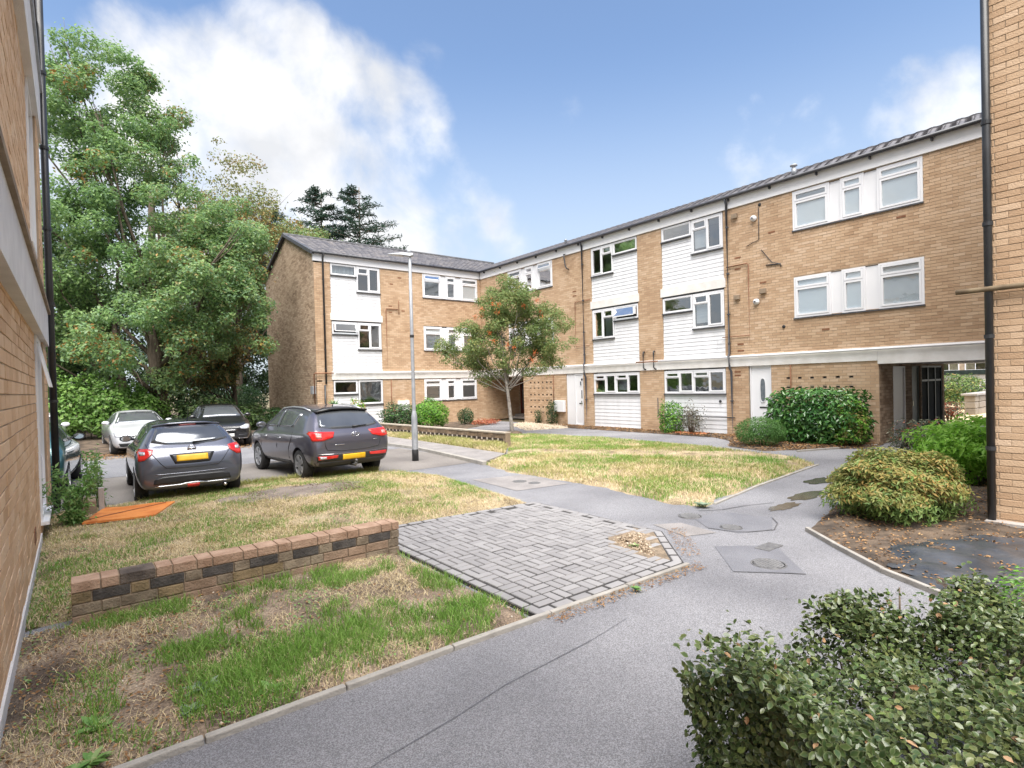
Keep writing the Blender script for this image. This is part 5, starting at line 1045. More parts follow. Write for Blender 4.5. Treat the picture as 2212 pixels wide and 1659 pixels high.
lf_bright = leafmat('bright_leaves', (.085, .235, .018), (.150, .350, .035), (.26, .42, .07), scale=1.0)
lf_lime = leafmat('lime_leaves', (.19, .42, .04), (.29, .54, .08), (.42, .62, .16), scale=1.0, trans=.45)
lf_under = leafmat('undergrowth_leaves', (.085, .19, .035), (.14, .27, .05), (.22, .34, .08), scale=.8)
lf_rowan = leafmat('rowan_leaves', (.11, .175, .055), (.21, .26, .09), (.34, .31, .11), scale=1.1)
lf_dark = leafmat('dark_hedge_leaves', (.018, .055, .020), (.040, .095, .032), (.075, .14, .04), scale=2)
lf_laurel = leafmat('laurel_leaves', (.030, .11, .026), (.070, .19, .045), (.17, .33, .065), scale=1.2, rough=.22, trans=.15, spec=.6)
lf_box = leafmat('box_leaves', (.045, .125, .025), (.085, .200, .045), (.14, .27, .07), scale=2)
lf_nand = leafmat('bronze_bush_leaves', (.145, .19, .055), (.26, .25, .075), (.42, .27, .09), scale=1.6, mix=.6)
lf_nand_g = leafmat('bronze_bush_green_leaves', (.10, .18, .045), (.16, .25, .065), (.26, .31, .09), scale=1.6)
lf_rose = leafmat('rose_leaves', (.085, .105, .070), (.150, .175, .115), (.25, .21, .14), scale=2)
lf_purple = leafmat('purple_grey_leaves', (.085, .080, .060), (.150, .150, .105), (.20, .15, .12), scale=2)
lf_yellow = leafmat('golden_hedge_leaves', (.28, .21, .045), (.38, .29, .07), (.30, .28, .09), scale=1.2)
lf_weed = leafmat('weed_leaves', (.12, .26, .06), (.19, .35, .10), (.36, .44, .20), scale=2)
lf_grey = leafmat('grey_green_weed', (.16, .235, .155), (.24, .32, .22), (.32, .38, .28), scale=3)
lf_red = leafmat('red_bedding_leaves', (.36, .085, .045), (.48, .16, .09), (.42, .26, .12), scale=2)
lf_brown = leafmat('dead_leaves', (.30, .15, .07), (.42, .25, .13), (.5, .33, .2), scale=3)
# variegated leaf: dark middle, cream-green rim, from a stored attribute
def variegated():
    m = leafmat('variegated_leaves', (.034, .064, .020), (.070, .108, .034), (.18, .20, .066), rough=.28, trans=.15, scale=2.2, spec=.55); t = m.node_tree
    at = t.nodes.new('ShaderNodeAttribute'); at.attribute_name = 'rim'; rp_ = ramp_node(m); bs = t.nodes['Principled BSDF']; mxn = t.nodes.new('ShaderNodeMixRGB'); mr = t.nodes.new('ShaderNodeMapRange')
    mr.inputs[1].default_value = .62; mr.inputs[2].default_value = 1.0; mr.inputs[4].default_value = .26; t.links.new(at.outputs['Fac'], mr.inputs[0]); t.links.new(mr.outputs[0], mxn.inputs[0]); t.links.new(rp_.outputs[0], mxn.inputs[1]); mxn.inputs[2].default_value = (.36, .36, .20, 1); t.links.new(mxn.outputs[0], bs.inputs['Base Color'])
    return m
lf_var = variegated()
KITE_V = np.array([(0, 0, 0), (.42, .5, .10), (1, 0, -.02), (.42, -.5, .10)]); KITE_F = np.array([(0, 2, 1), (0, 3, 2)])
OVAL_V = np.array([(0, 0, 0), (.25, .40, .05), (.60, .46, .05), (1, 0, -.10), (.60, -.46, .05), (.25, -.40, .05), (.45, 0, -.02)]); OVAL_F = np.array([(6, 0, 5), (6, 1, 0), (6, 2, 1), (6, 3, 2), (6, 4, 3), (6, 5, 4)])
def leaf_axes(r, nrm, n, flop=.5):
    nn = unit(nrm + r.normal(0, flop, (n, 3))); t = unit(np.cross(nn, r.normal(size=(n, 3)))); return t, np.cross(nn, t), nn
def leaf_mesh(name, P, nrm, L, W, r, tv=KITE_V, tf=KITE_F, flop=.5, droop=0):
    n = len(P); t, s, nn = leaf_axes(r, nrm, n, flop)
    if droop: t = unit(t + np.array([0, 0, -droop])); s = unit(np.cross(nn, t)); nn = np.cross(t, s)
    sc_ = r.uniform(.7, 1.25, (n, 1)); return stamp(name, tv, tf, P, t * L * sc_, s * W * sc_, nn * L * sc_)
def clump_pts(r, cs, rad, n, flat=.75):
    """n points spread over clumps cs (k,3) with radii rad; returns points and outward directions"""
    k = r.choice(len(cs), n, p=rad ** 2 / (rad ** 2).sum()); d = unit(r.normal(size=(n, 3))); q = r.uniform(.25, 1, n) ** .45
    off = d * (rad[k] * q)[:, None]; off[:, 2] *= flat; wide = r.random(n) < .10; off[wide] *= 1.6; return cs[k] + off, d
def tree(name, label, base, h, crowns, nclump, crad, nleaf, L, W, mats, trunk_r, seed, bmat=bark, lean=(0, 0), limb_n=14, lowf=.22, cat='tree', group=None, stems=1, flat=.75):
    """crowns: list of (cx,cy,cz,rx,ry,rz,weight) ellipsoids that hold leaf clumps"""
    r = np.random.default_rng(seed); root = thing(name, label, cat, base, 0, group); b = np.array(base)
    cr = np.array(crowns, float); w = cr[:, 6] / cr[:, 6].sum(); k = r.choice(len(cr), nclump, p=w); d = unit(r.normal(size=(nclump, 3))); q = r.uniform(.15, 1, nclump) ** .4
    cs = cr[k, :3] + d * cr[k, 3:6] * q[:, None]; rad = r.uniform(crad[0], crad[1], nclump)
    tm = MB(); top = np.array([b[0] + lean[0], b[1] + lean[1], b[2] + h * .62])
    for s in range(stems):
        o_ = np.array([r.uniform(-.35, .35), r.uniform(-.35, .35), 0]) if stems > 1 else np.zeros(3)
        pts = [b + o_ - np.array([0, 0, .2])] + [b + o_ + (top + o_ * 3 - b) * f + np.r_[r.normal(0, .05 * h * .12, 2), 0] for f in (.12, .35, .6, .8, 1.0)]
        tm.tube(pts, [trunk_r * x for x in (1.35, 1.0, .85, .7, .5, .28)], 10)
    tm.build('trunk', bark if bmat is None else bmat, root, True)
    bm2 = MB(); sel = r.choice(nclump, min(limb_n, nclump), replace=False)
    for i in sel:
        e = cs[i]; f = np.clip((e[2] - b[2]) / h * .75, lowf, .95) * r.uniform(.7, .95); s = b + (top - b) * f; m1 = s + (e - s) * .45 + np.array([0, 0, -.05 * h * r.uniform(0, 1)]) ; m2 = s + (e - s) * .75 + r.normal(0, .02 * h, 3)
        rr = trunk_r * (.42 - .25 * f); bm2.tube([s, m1, m2, e], [rr, rr * .65, rr * .4, rr * .15], 6)
        for j in range(3):
            e2 = e + r.normal(0, rad[i], 3); bm2.tube([m2, m2 + (e2 - m2) * .55 + r.normal(0, .1, 3), e2], [rr * .3, rr * .18, rr * .05], 5)
    bm2.build('limbs', bark if bmat is None else bmat, root, True)
    for mi, (mat, frac, sel_) in enumerate(mats):
        n = int(nleaf * frac); cc, rd = (cs, rad) if sel_ is None else (cs[sel_(cs)], rad[sel_(cs)])
        if len(cc) == 0: continue
        P, dd = clump_pts(r, cc, rd, n, flat); nrm = dd * .6 + np.array([0, 0, .7]); kind(mkobj('crown', leaf_mesh('crown', P, nrm, L, W, r, flop=.55, droop=.25), mat, root), 'stuff') if True else None
    return root
def far_right(cs): return cs[:, 2] > -99
# the big tree behind the car park
tree('oak_tree', 'largest green leafy tree, left of the picture behind the parked cars', (2.9, 28.4, 0), 17, [(2.0, 30.0, 13.6, 2.7, 2.6, 3.4, 1.1), (3.0, 28.6, 9.6, 4.0, 3.8, 2.9, 1.8), (.6, 30.0, 8.0, 2.8, 2.8, 3.6, 1.0), (4.2, 26.6, 6.0, 2.5, 2.4, 2.3, .9), (2.6, 27.4, 4.2, 3.2, 2.4, 1.9, 1.1), (-.6, 31.2, 12.6, 2.4, 2.2, 3.8, .7), (4.9, 27.0, 8.4, 2.2, 2.2, 2.4, 1.0), (5.7, 26.6, 5.4, 1.7, 1.8, 2.4, .9), (5.9, 27.6, 8.0, 1.2, 1.4, 1.8, .5), (1.2, 30.2, 15.4, 2.0, 1.9, 2.0, .8), (.2, 30.8, 14.4, 2.0, 1.9, 2.4, .6), (2.6, 29.4, 12.6, 2.0, 2.0, 2.2, .6)],
     345, (.26, .76), 112000, .15, .085, [(lf_oak, .58, None), (lf_oak2, .30, None), (lf_feather, .07, lambda c: c[:, 0] > 2.5), (lf_aut, .022, lambda c: (np.sin(c[:, 0] * 2.1) + np.cos(c[:, 2] * 1.7)) > 1.25)], .30, 11, limb_n=26)
tree('second_oak_tree', 'slim dark trunk tree just left of the largest tree', (1.6, 29.6, 0), 12, [(.6, 30.4, 7.5, 2.4, 2.2, 2.8, 1), (-.8, 30.8, 5.2, 2.2, 2, 2.2, .8)], 60, (.4, .9), 20000, .15, .085, [(lf_oak, .7, None), (lf_wood, .3, None)], .17, 12, limb_n=10)
tree('autumn_tree', 'thin feathery tree turning orange, rising right of the largest tree', (8.0, 37.2, 0), 18, [(7.8, 37.6, 13.4, 2.7, 2.6, 4.6, 1.2), (9.6, 36.4, 10.4, 2.7, 2.4, 3.4, 1), (6.6, 38.4, 9.4, 2.8, 2.4, 3.8, 1)], 260, (.35, .85), 26000, .17, .10, [(lf_feather, .72, None), (lf_aut, .28, lambda c: c[:, 2] < 12.5)], .22, 13, limb_n=34)
tree('russet_tree', 'low tree with drooping yellow-brown leaves beside the gable wall', (6.6, 31.8, 0), 6.4, [(6.6, 31.4, 4.2, 1.5, 1.6, 1.5, 1), (5.4, 31.8, 3.4, 1.6, 1.6, 1.4, 1)], 50, (.3, .6), 9000, .16, .09, [(lf_feather, .45, None), (lf_wood, .35, None), (lf_aut, .2, None)], .12, 14, limb_n=12)
tree('round_green_tree', 'rounded yellow-green tree top showing over the end wing roof', (15.4, 45.6, 0), 16, [(15.2, 45.6, 12.8, 2.9, 2.6, 2.5, 1)], 60, (.6, 1.1), 16000, .20, .12, [(lf_feather, .6, None), (lf_oak, .4, None)], .25, 15)
for i, (x, y, h, rr, lab) in enumerate([(5.4, 40.2, 11, 3.0, 'dark tree filling the gap left of the gable wall'), (1.0, 42, 12.5, 3.8, 'dark tree behind the largest tree'), (-6.0, 42, 13, 4.2, 'dark tree far left behind the white car'), (9.4, 43.0, 9.5, 2.6, 'dark tree rising just behind the gable wall'), (-1.6, 34.6, 8.5, 3.0, 'shaded tree behind the silver car')]):
    tree('background_tree', lab, (x, y, 0), h, [(x, y, h * .66, rr, rr, h * .30, 1), (x, y - .6, h * .30, rr * 1.05, rr, h * .24, .8)], 80, (.6, 1.2), 20000, .21, .12, [(lf_wood, .65, None), (lf_oak2, .35, None)], .22, 40 + i, limb_n=12, group='dark trees behind the car park')
# cedars
def cedar(label, base, h, spread, seed):
    r = np.random.default_rng(seed); root = thing('cedar_tree', label, 'tree', base, 0, 'cedars behind the end wing'); b = np.array(base, float)
    MB().tube([b, b + [0, 0, h * .5], b + [.2, 0, h]], [.35, .22, .03], 8).build('trunk', bark, root, True)
    br = MB(); P, Nn = [], []
    for z in np.arange(h * .32, h * .99, .38):
        f = (h - z) / (h * .68); k = 3 if r.random() < .6 else 4
        for j in range(k):
            a = r.uniform(0, 6.283); Lr = spread * (f ** .55) * r.uniform(.55, 1.1) + .35; e = b + [math.cos(a) * Lr, math.sin(a) * Lr, z + Lr * r.uniform(.02, .22)]; s = b + [0, 0, z]
            br.tube([s, s + (e - s) * .5 + [0, 0, -.05], e], [.06, .04, .015], 4); n = int(95 * Lr / spread) + 30
            t = r.uniform(.15, 1, n) ** .7; side = np.array([-math.sin(a), math.cos(a), 0]); q = s + (e - s) * t[:, None] + side * (r.normal(0, .28, n) * (.25 + .75 * t) * Lr * .42)[:, None] + np.c_[np.zeros(n), np.zeros(n), r.normal(.03, .07, n)]; P.append(q); Nn.append(np.tile([0, 0, 1.0], (n, 1)))
    br.build('limbs', bark, root, True); P = np.vstack(P); kind(mkobj('crown', leaf_mesh('crown', P, np.vstack(Nn), .42, .10, r, flop=.45), lf_con, root), 'stuff')
cedar('tall dark cedar, right one of the pair over the end wing roof', (22.6, 52.6, 0), 21.8, 6.2, 1); cedar('dark cedar with gaps, left one of the pair over the end wing roof', (19.6, 54.8, 0), 21.6, 5.4, 2); cedar('smaller dark cedar peeping left of the roof ridge', (15.8, 57.8, 0), 19.8, 4.4, 3)
# rowan with berries on the corner lawn
rw = tree('rowan_tree', 'small rowan tree with orange berries on the lawn in front of the flats', (13.35, 17.0, 0), 6.3, [(13.3, 17.0, 3.9, 1.5, 1.5, 1.25, 1.2), (12.1, 18.0, 3.5, 1.15, 1.1, 1.05, .9), (14.6, 16.1, 3.8, 1.15, 1.1, 1.25, 1.0), (13.3, 17.0, 5.15, 1.25, 1.2, 1.05, 1.0), (14.2, 16.4, 2.9, .9, .9, .7, .5), (12.7, 17.5, 2.8, .9, .9, .7, .5)], 150, (.20, .40), 40000, .10, .038, [(lf_rowan, .80, None), (lf_oak, .20, None)], .075, 21, bmat=bark_g, lean=(-.25, .2), limb_n=26, lowf=.58)
rb_ = np.random.default_rng(4)
for i in range(54):
    a = rb_.normal(size=3); a /= np.linalg.norm(a); c = np.array([13.3, 16.95, 3.95]) + a * np.array([1.9, 1.9, 1.55]) * rb_.uniform(.75, 1.0)
    if a @ np.array([.6, .78, 0]) > .55: continue
    n = 22; P = c + rb_.normal(0, .05, (n, 3)); A = np.tile([[.03, 0, 0]], (n, 1)); B = np.tile([[0, .03, 0]], (n, 1)); D = np.tile([[0, 0, .03]], (n, 1)); kind(mkobj('berry_cluster', stamp('berry_cluster', OCT_V, OCT_F, P, A, B, D, True), berry, rw), 'stuff')
mb = MB(); mb.lathe((13.35, 17.0, 0), [(.42, -.02), (.36, .10), (.22, .16), (0, .12)], 14); mb.build('root_mound', soil_dk, rw, True)

def bush(name, label, c, rx, ry, h, n, L, W, mats, seed, shape='ball', z0=.0, cat='bush', stems=6, bump=.16, tv=KITE_V, tf=KITE_F, group=None, flop=.5, power=2.0, fill=.35, sprigs=0):
    """foliage over a lumpy body: leaves thick on the outside, thinner inside, on real stems"""
    r = np.random.default_rng(seed); root = thing(name, label, cat, (c[0], c[1], 0), 0, group)
    ph = r.uniform(0, 6.28, 12)
    def lump(d):
        return 1 + bump * (np.sin(d[:, 0] * 5 + ph[0]) * np.cos(d[:, 1] * 4.3 + ph[1]) + .6 * np.sin(d[:, 2] * 7 + ph[2] + d[:, 0] * 6) + .45 * np.sin(d[:, 1] * 11 + ph[3]) * np.cos(d[:, 0] * 12 + ph[4]))
    for mat, frac, up in mats:
        k = int(n * frac); d = unit(r.normal(size=(k * 2, 3))); d = d[(d[:, 2] > (-.75 if shape == 'ball' else -2))]
        if up == 'top': d = d[d[:, 2] > -.05]
        if up == 'low': d = d[d[:, 2] < .35]
        d = d[:k]; k = len(d); q = np.where(r.random(k) < fill, r.uniform(.35, .95, k), r.uniform(.88, 1.04, k))
        if shape == 'box':
            p = power; s_ = 1 / np.maximum((np.abs(d) ** (2 * p)).sum(1) ** (1 / (2 * p)), 1e-6); e = d * s_[:, None]
        else: e = d
        e = e * (q * lump(d))[:, None]; P = np.array([c[0], c[1], z0 + h / 2]) + e * np.array([rx, ry, h / 2]); P[:, 2] = np.maximum(P[:, 2], .02 + r.uniform(0, .08, k))
        nrm = d * np.array([1 / rx, 1 / ry, 2 / h]) * min(rx, ry) * .9 + np.array([0, 0, .45])
        me = leaf_mesh('foliage', P, nrm, L, W, r, tv, tf, flop, .1)
        if mat is lf_var: at = me.attributes.new('rim', 'FLOAT', 'POINT'); at.data.foreach_set('value', np.tile([.7, 1, 1, 1, 1, 1, 0], k).astype(np.float32))
        kind(mkobj('foliage', me, mat, root), 'stuff')
    m = MB()
    for i in range(stems):
        a = r.uniform(0, 6.283); e = np.array([c[0] + math.cos(a) * rx * .6 * r.random(), c[1] + math.sin(a) * ry * .6 * r.random(), z0 + h * r.uniform(.55, .85)]); s = np.array([c[0] + math.cos(a) * rx * .15, c[1] + math.sin(a) * ry * .15, -.02]); m.tube([s, (s + e) / 2 + r.normal(0, .03, 3), e], [.018, .013, .006], 5)
    if stems: kind(m.build('stems', bark, root, True), 'stuff')
    return root
bush('bronze_bush', 'wide rounded bush with bronze and green leaves in the right-hand bed', (9.0, 2.85), 1.04, .74, 1.05, 19000, .075, .027, [(lf_nand, .62, 'top'), (lf_nand_g, .38, None)], 1, bump=.14, z0=-.16)
bush('bright_green_bush', 'bright green leafy bush behind the bronze bush, beside the right wall', (12.75, 2.75), 1.0, .8, 1.1, 8500, .11, .042, [(lf_lime, 1, None)], 2, bump=.22)
bush('rose_bush', 'greyish straggly shrub with a few red leaves near the passage', (15.7, 4.35), .85, .6, .85, 2600, .08, .045, [(lf_rose, .9, None), (lf_red, .1, None)], 3, bump=.28, fill=.5, stems=14)
bush('laurel_hedge', 'clipped dark glossy laurel hedge against the block wall', (17.1, 7.38), .72, 1.22, 1.56, 7000, .15, .072, [(lf_laurel, 1, None)], 4, 'box', power=2.6, bump=.07)
bush('laurel_hedge_end', 'light green and reddish shrub at the right end of the laurel hedge', (16.95, 6.35), .5, .40, 1.2, 1800, .10, .05, [(lf_bright, .55, None), (lf_nand, .45, None)], 5, bump=.2, stems=8)
bush('box_ball', 'small round clipped green bush beside the white front door', (15.5, 8.2), .62, .66, .85, 9000, .045, .022, [(lf_box, 1, None)], 6, bump=.06)
bush('small_green_shrub', 'small upright green shrub against the lower white cladding', (17.45, 12.65), .34, .42, 1.1, 1700, .09, .05, [(lf_bright, .5, None), (lf_laurel, .5, None)], 7, 'box')
bush('purple_shrub', 'thin grey-purple shrub right of the small green shrub', (17.4, 11.75), .38, .45, 1.1, 900, .075, .035, [(lf_purple, 1, None)], 8, bump=.3, stems=16, fill=.6)
bush('climber', 'narrow upright dark shrub below the white meter box', (17.7, 19.5), .22, .24, 1.1, 900, .07, .04, [(lf_dark, 1, None)], 9, 'box')
bush('climber', 'shorter narrow shrub against the pierced brick panel', (17.75, 20.55), .14, .18, .65, 350, .07, .04, [(lf_dark, 1, None)], 10, 'box')
bush('mixed_shrub', 'dark mixed shrub just left of the lamp post', (11.35, 22.6), .85, .7, 1.25, 4200, .09, .05, [(lf_dark, .6, None), (lf_rose, .25, None), (lf_laurel, .15, None)], 11, bump=.2)
bush('round_light_bush', 'bright green bush just right of the lamp post', (12.75, 22.3), .80, .75, 1.35, 5200, .09, .048, [(lf_bright, .75, None), (lf_box, .25, None)], 12, bump=.1)
bush('dark_round_shrub', 'small dark round shrub under the ground-floor window', (15.1, 22.9), .40, .4, .85, 1800, .06, .035, [(lf_dark, 1, None)], 13, bump=.12)
bush('yellow_shrub', 'small yellow-green shrub showing over the estate car roof', (10.1, 24.3), .42, .4, 1.45, 1300, .09, .05, [(lf_bright, .5, None), (lf_yellow, .5, None)], 14, bump=.2)
bush('dark_ball_hedge', 'tall dark rounded hedge left of the gable wall', (7.9, 35.6), 1.25, 1.2, 2.3, 7000, .09, .05, [(lf_dark, 1, None)], 15, bump=.06)
bush('low_dark_hedge', 'low dark hedge at the foot of the gable wall', (7.95, 29.6), .65, 2.2, 1.05, 6000, .08, .045, [(lf_dark, .75, None), (lf_laurel, .25, None)], 16, 'box', bump=.08)
bush('golden_hedge', 'low golden-leaved rounded hedge behind the black car', (7.2, 38.6), 1.3, 1.2, 1.55, 5000, .10, .06, [(lf_yellow, 1, None)], 17, bump=.06)
bush('golden_shrub', 'low yellowish shrub between the black car and the estate car', (6.9, 24.2), .5, .7, .55, 1800, .08, .04, [(lf_yellow, .6, None), (lf_weed, .4, None)], 18, bump=.25)
for i, (x, y, rx, h) in enumerate([(-1.5, 27.4, 1.6, 2.9), (.5, 27.2, 1.5, 2.6), (2.0, 27.9, 1.0, 2.2)]): bush('undergrowth_bush', ['bright green broad-leaved bush at the left behind the white car', 'bright green broad-leaved bush behind the silver car', 'smaller bright green bush near the big trunk'][i], (x, y), rx, 1.1, h, 5200, .15, .095, [(lf_under, .8, None), (lf_oak, .2, None)], 20 + i, bump=.25, stems=8)
for i, (x, y, rx, h) in enumerate([(4.6, 28.2, 1.4, 1.7), (6.2, 28.8, 1.1, 1.3), (-5, 28, 2.5, 3.0)]): bush('woodland_bush', ['dull green bush behind the black car', 'dull green bush beside the low dark hedge', 'dull green bush beyond the white car'][i], (x, y), rx, 1.1, h, 3000, .16, .10, [(lf_wood, .6, None), (lf_oak, .4, None)], 30 + i, bump=.25, stems=8)
# spiky cordyline
cd = thing('cordyline', 'spiky green plant against the end wing behind the estate car', 'plant', (9.2, 24.6, 0)); MB().tube([(9.2, 24.6, 0), (9.2, 24.6, 1.1)], .05, 8).build('trunk', bark, cd, True)
rr = np.random.default_rng(3); n = 60; az_ = rr.uniform(0, 6.283, n); el = rr.uniform(-.1, 1.2, n); D = np.c_[np.cos(az_) * np.cos(el), np.sin(az_) * np.cos(el), np.sin(el)]; S_ = unit(np.cross(D, [0, 0, 1.0])); U_ = np.cross(S_, D); kind(mkobj('leaves', stamp('leaves', KITE_V, KITE_F, np.tile([9.2, 24.6, 1.1], (n, 1)), D * rr.uniform(.4, .6, (n, 1)), S_ * .045, U_ * .1), lf_laurel, cd), 'stuff')
# foreground hedge: variegated leaves, the largest ones as pieces of their own
def hedge():
    root = thing('variegated_hedge', 'thick variegated evergreen hedge filling the lower right corner', 'hedge', (3.4, .2, 0))
    r = np.random.default_rng(77); X0, X1, Yb, Yt, H_ = 1.98, 5.2, -2.2, 1.40, .68
    def top(x, y): return H_ + .13 * np.sin(x * 3.1 + y * 2) + .09 * np.sin(x * 6.3 - y * 4.1) + .05 * np.sin(x * 11 + y * 9) - .16 * np.clip((x - 3.0) / 1.5, 0, 1) - .25 * np.clip((x - 4.1) / 1.0, 0, 1)
    P, Nn = [], []
    n = 66000; x = r.uniform(X0, X1, n); y = r.uniform(Yb, Yt, n) ; near = (r.random(n) < 1); z = top(x, y) + r.normal(0, .035, n) - r.exponential(.05, n); P.append(np.c_[x, y, z]); Nn.append(np.tile([0, 0, 1.0], (n, 1)) + r.normal(0, .25, (n, 3)))
    n = 20000; y = r.uniform(Yb, Yt + .02, n); z = r.uniform(.03, 1, n) ** .8 * .78; x = X0 + .10 * np.sin(y * 5 + z * 3) + .06 * np.sin(y * 13) + .22 * (1 - np.clip(z / .6, 0, 1)) * .6 + np.abs(r.normal(0, .06, n)); P.append(np.c_[x, y, z]); Nn.append(np.tile([-1, 0, .5], (n, 1)))
    n = 12000; x = r.uniform(X0, X1, n); z = r.uniform(.03, 1, n) ** .8 * top(x, Yt); y = Yt + .08 * np.sin(x * 5) + .05 * np.sin(x * 12 + z * 5) - np.abs(r.normal(0, .07, n)); P.append(np.c_[x, y, z]); Nn.append(np.tile([0, 1, .5], (n, 1)))
    n = 9000; P.append(np.c_[r.uniform(X0 + .1, X1, n), r.uniform(Yb, Yt - .1, n), r.uniform(.1, .8, n)]); Nn.append(np.tile([0, 0, 1.0], (n, 1)))
    # taller shoots
    for sx, sy, sh, m_ in [(2.55, 1.33, .16, 500), (2.75, 1.28, .14, 260), (3.12, 1.22, .14, 900), (3.25, 1.12, .12, 700), (2.25, 1.30, .14, 300), (2.05, 1.20, .10, 250), (3.05, .98, .12, 300), (3.6, .85, .18, 400)]:
        n = m_; t = r.random(n); c = np.array([sx, sy, top(np.array(sx), np.array(sy)) - .05]) ; P.append(c + np.c_[r.normal(0, .10, n), r.normal(0, .08, n), t * sh * 1.25]); Nn.append(np.tile([0, 0, .8], (n, 1)) + r.normal(0, .4, (n, 3)))
    P = np.vstack(P); Nn = np.vstack(Nn)
    ym = np.interp(P[:, 0], [1.9, 2.9, 3.35, 4.2, 5.2], [1.46, 1.42, 1.10, .80, .62]); back = P[:, 1] > 1.1; P[:, 1] = np.where(P[:, 1] > ym, ym - np.abs(P[:, 1] - ym) * .35, P[:, 1]); keep = P[:, 0] * .62 + P[:, 1] * .79 > .5; P, Nn = P[keep], Nn[keep]
    d = np.linalg.norm(P - CAM, axis=1); fw_ = (P - CAM) @ np.array(Fv); u = (P - CAM) @ np.array(Rv) / fw_; v = (P - CAM) @ np.array(Uv) / fw_; infr = (np.abs(u) < .92) & (v > -.70)
    size = np.where(P[:, 2] > .45, .032, .036); cand = np.where(infr & (P[:, 2] > .40))[0]; cand = cand[np.argsort(d[cand] + r.normal(0, .12, len(cand)))][:300]
    lib = []
    for k in range(6):
        tv = OVAL_V.copy(); tv[:, 2] *= r.uniform(.3, 2.2); me = np_mesh('leaf', tv * np.array([.036, .022, .036]), OVAL_F, True); at = me.attributes.new('rim', 'FLOAT', 'POINT'); at.data.foreach_set('value', [.7, 1, 1, 1, 1, 1, 0]); lib.append(me)
    t, s, nn = leaf_axes(r, Nn, len(P), .45)
    vo = lf_var.copy(); vo.name = 'variegated_leaf_single'; tr_ = vo.node_tree
    for g_ in [q for q in tr_.nodes if q.type == 'NEW_GEOMETRY']:
        oi = tr_.nodes.new('ShaderNodeObjectInfo')
        for l in list(g_.outputs['Random Per Island'].links): tr_.links.new(oi.outputs['Random'], l.to_socket)
    for i in cand:
        o = mkobj('leaf', lib[r.integers(6)], vo, root); o.matrix_basis = Matrix(((t[i, 0], s[i, 0], nn[i, 0], P[i, 0]), (t[i, 1], s[i, 1], nn[i, 1], P[i, 1]), (t[i, 2], s[i, 2], nn[i, 2], P[i, 2]), (0, 0, 0, 1)))
    m = np.ones(len(P), bool); m[cand] = False; sc_ = r.uniform(.7, 1.2, (m.sum(), 1)) * size[m][:, None]
    me = stamp('foliage', OVAL_V, OVAL_F, P[m], t[m] * sc_, s[m] * sc_ * .62, nn[m] * sc_, True); at = me.attributes.new('rim', 'FLOAT', 'POINT'); at.data.foreach_set('value', np.tile([.7, 1, 1, 1, 1, 1, 0], int(m.sum())).astype(np.float32)); kind(mkobj('foliage', me, lf_var, root), 'stuff')
    k = r.choice(np.where(P[:, 2] > .45)[0], 420, replace=False); kind(mkobj('dead_leaves', leaf_mesh('dead_leaves', P[k] + [0, 0, .015], Nn[k], .034, .022, r, OVAL_V, OVAL_F), lf_brown, root), 'stuff')
    k = r.choice(len(P), 2200, replace=False); kind(mkobj('fresh_leaves', leaf_mesh('fresh_leaves', P[k] + [0, 0, .02], Nn[k], .034, .020, r, OVAL_V, OVAL_F), lf_nand_g, root), 'stuff')
    st = MB()
    for i in range(60):
        x, y = r.uniform(X0 + .15, X1 - .2), r.uniform(-.6, Yt - .12); z = float(top(np.array(x), np.array(y))) * r.uniform(.7, .95); st.tube([(x, y, -.02), (x + r.normal(0, .05), y + r.normal(0, .05), z * .5), (x + r.normal(0, .1), y + r.normal(0, .1), z)], [.014, .010, .004], 5)
    kind(st.build('stems', bark, root, True), 'stuff')
hedge()
bush('green_side_bush', 'brighter green bush beyond the variegated hedge at the right edge', (5.05, .55), .75, .62, .55, 4200, .05, .028, [(lf_bright, .6, None), (lf_weed, .4, None)], 41, bump=.2)
# ------------------------------------------------------------------ grass
def blades(name, poly, n, h0, h1, w, mat, label, hf, seed, dens=None, base=0.0, lean=.45):
    r = np.random.default_rng(seed); q = rand_in(poly, n, r)
    if dens is not None: q = q[r.random(len(q)) < dens(q[:, 0], q[:, 1])]
    k = len(q); d = edge_dist(poly, q[:, 0], q[:, 1]); z = hf(q[:, 0], q[:, 1], d) + base
    a = r.uniform(0, 6.283, k); h = r.uniform(h0, h1, k); ln = r.normal(0, lean, (k, 2)); tip = np.c_[q + ln * h[:, None], z + h]; mid = np.c_[q + ln * h[:, None] * .35, z + h * .55]
    s = np.c_[np.cos(a), np.sin(a), np.zeros(k)] * w; b = np.c_[q, z - .01]; V = np.stack([b - s, b + s, mid + s * .8, mid - s * .8, tip], 1).reshape(-1, 3)
    F = (np.array([(0, 1, 2), (0, 2, 3), (3, 2, 4)])[None] + (np.arange(k) * 5)[:, None, None]).reshape(-1, 3)
    return tag(kind(mkobj(name, np_mesh(name, V, F), mat), 'stuff'), label, 'grass')
def g_near(x, y):   # the thick green band beside the kerb, and scattered tufts
    band = np.clip(1.35 - np.abs((y - 3.64) - (.32 + .22 * np.sin(x * 1.3))) * 2.6, 0, 1) * (x > .45) * np.clip(fbm(x * 2.6, y * 2.6, 21) * 4 - 1.4, 0, 1)
    tuft = np.clip(fbm(x * 2.9 + 9, y * 2.9, 22) * 6 - 3.1, 0, 1); return np.clip(np.maximum(band, tuft * .7) * np.clip((x + .2) * 2, .15, 1), 0, 1)
def g_straw(x, y): return np.clip(fbm(x * 2.0 + 3, y * 2.0, 23) * 4.6 - 1.7, 0, 1)
blades('green_grass', LN, 70000, .03, .11, .0026, green_g, 'thick green grass along the kerb of the near lawn', hnear, 1, g_near, lean=.55)
blades('dry_grass', LN, 34000, .012, .04, .0022, straw_g, 'dry straw-coloured grass on the near lawn', hnear, 2, g_straw, lean=1.6)
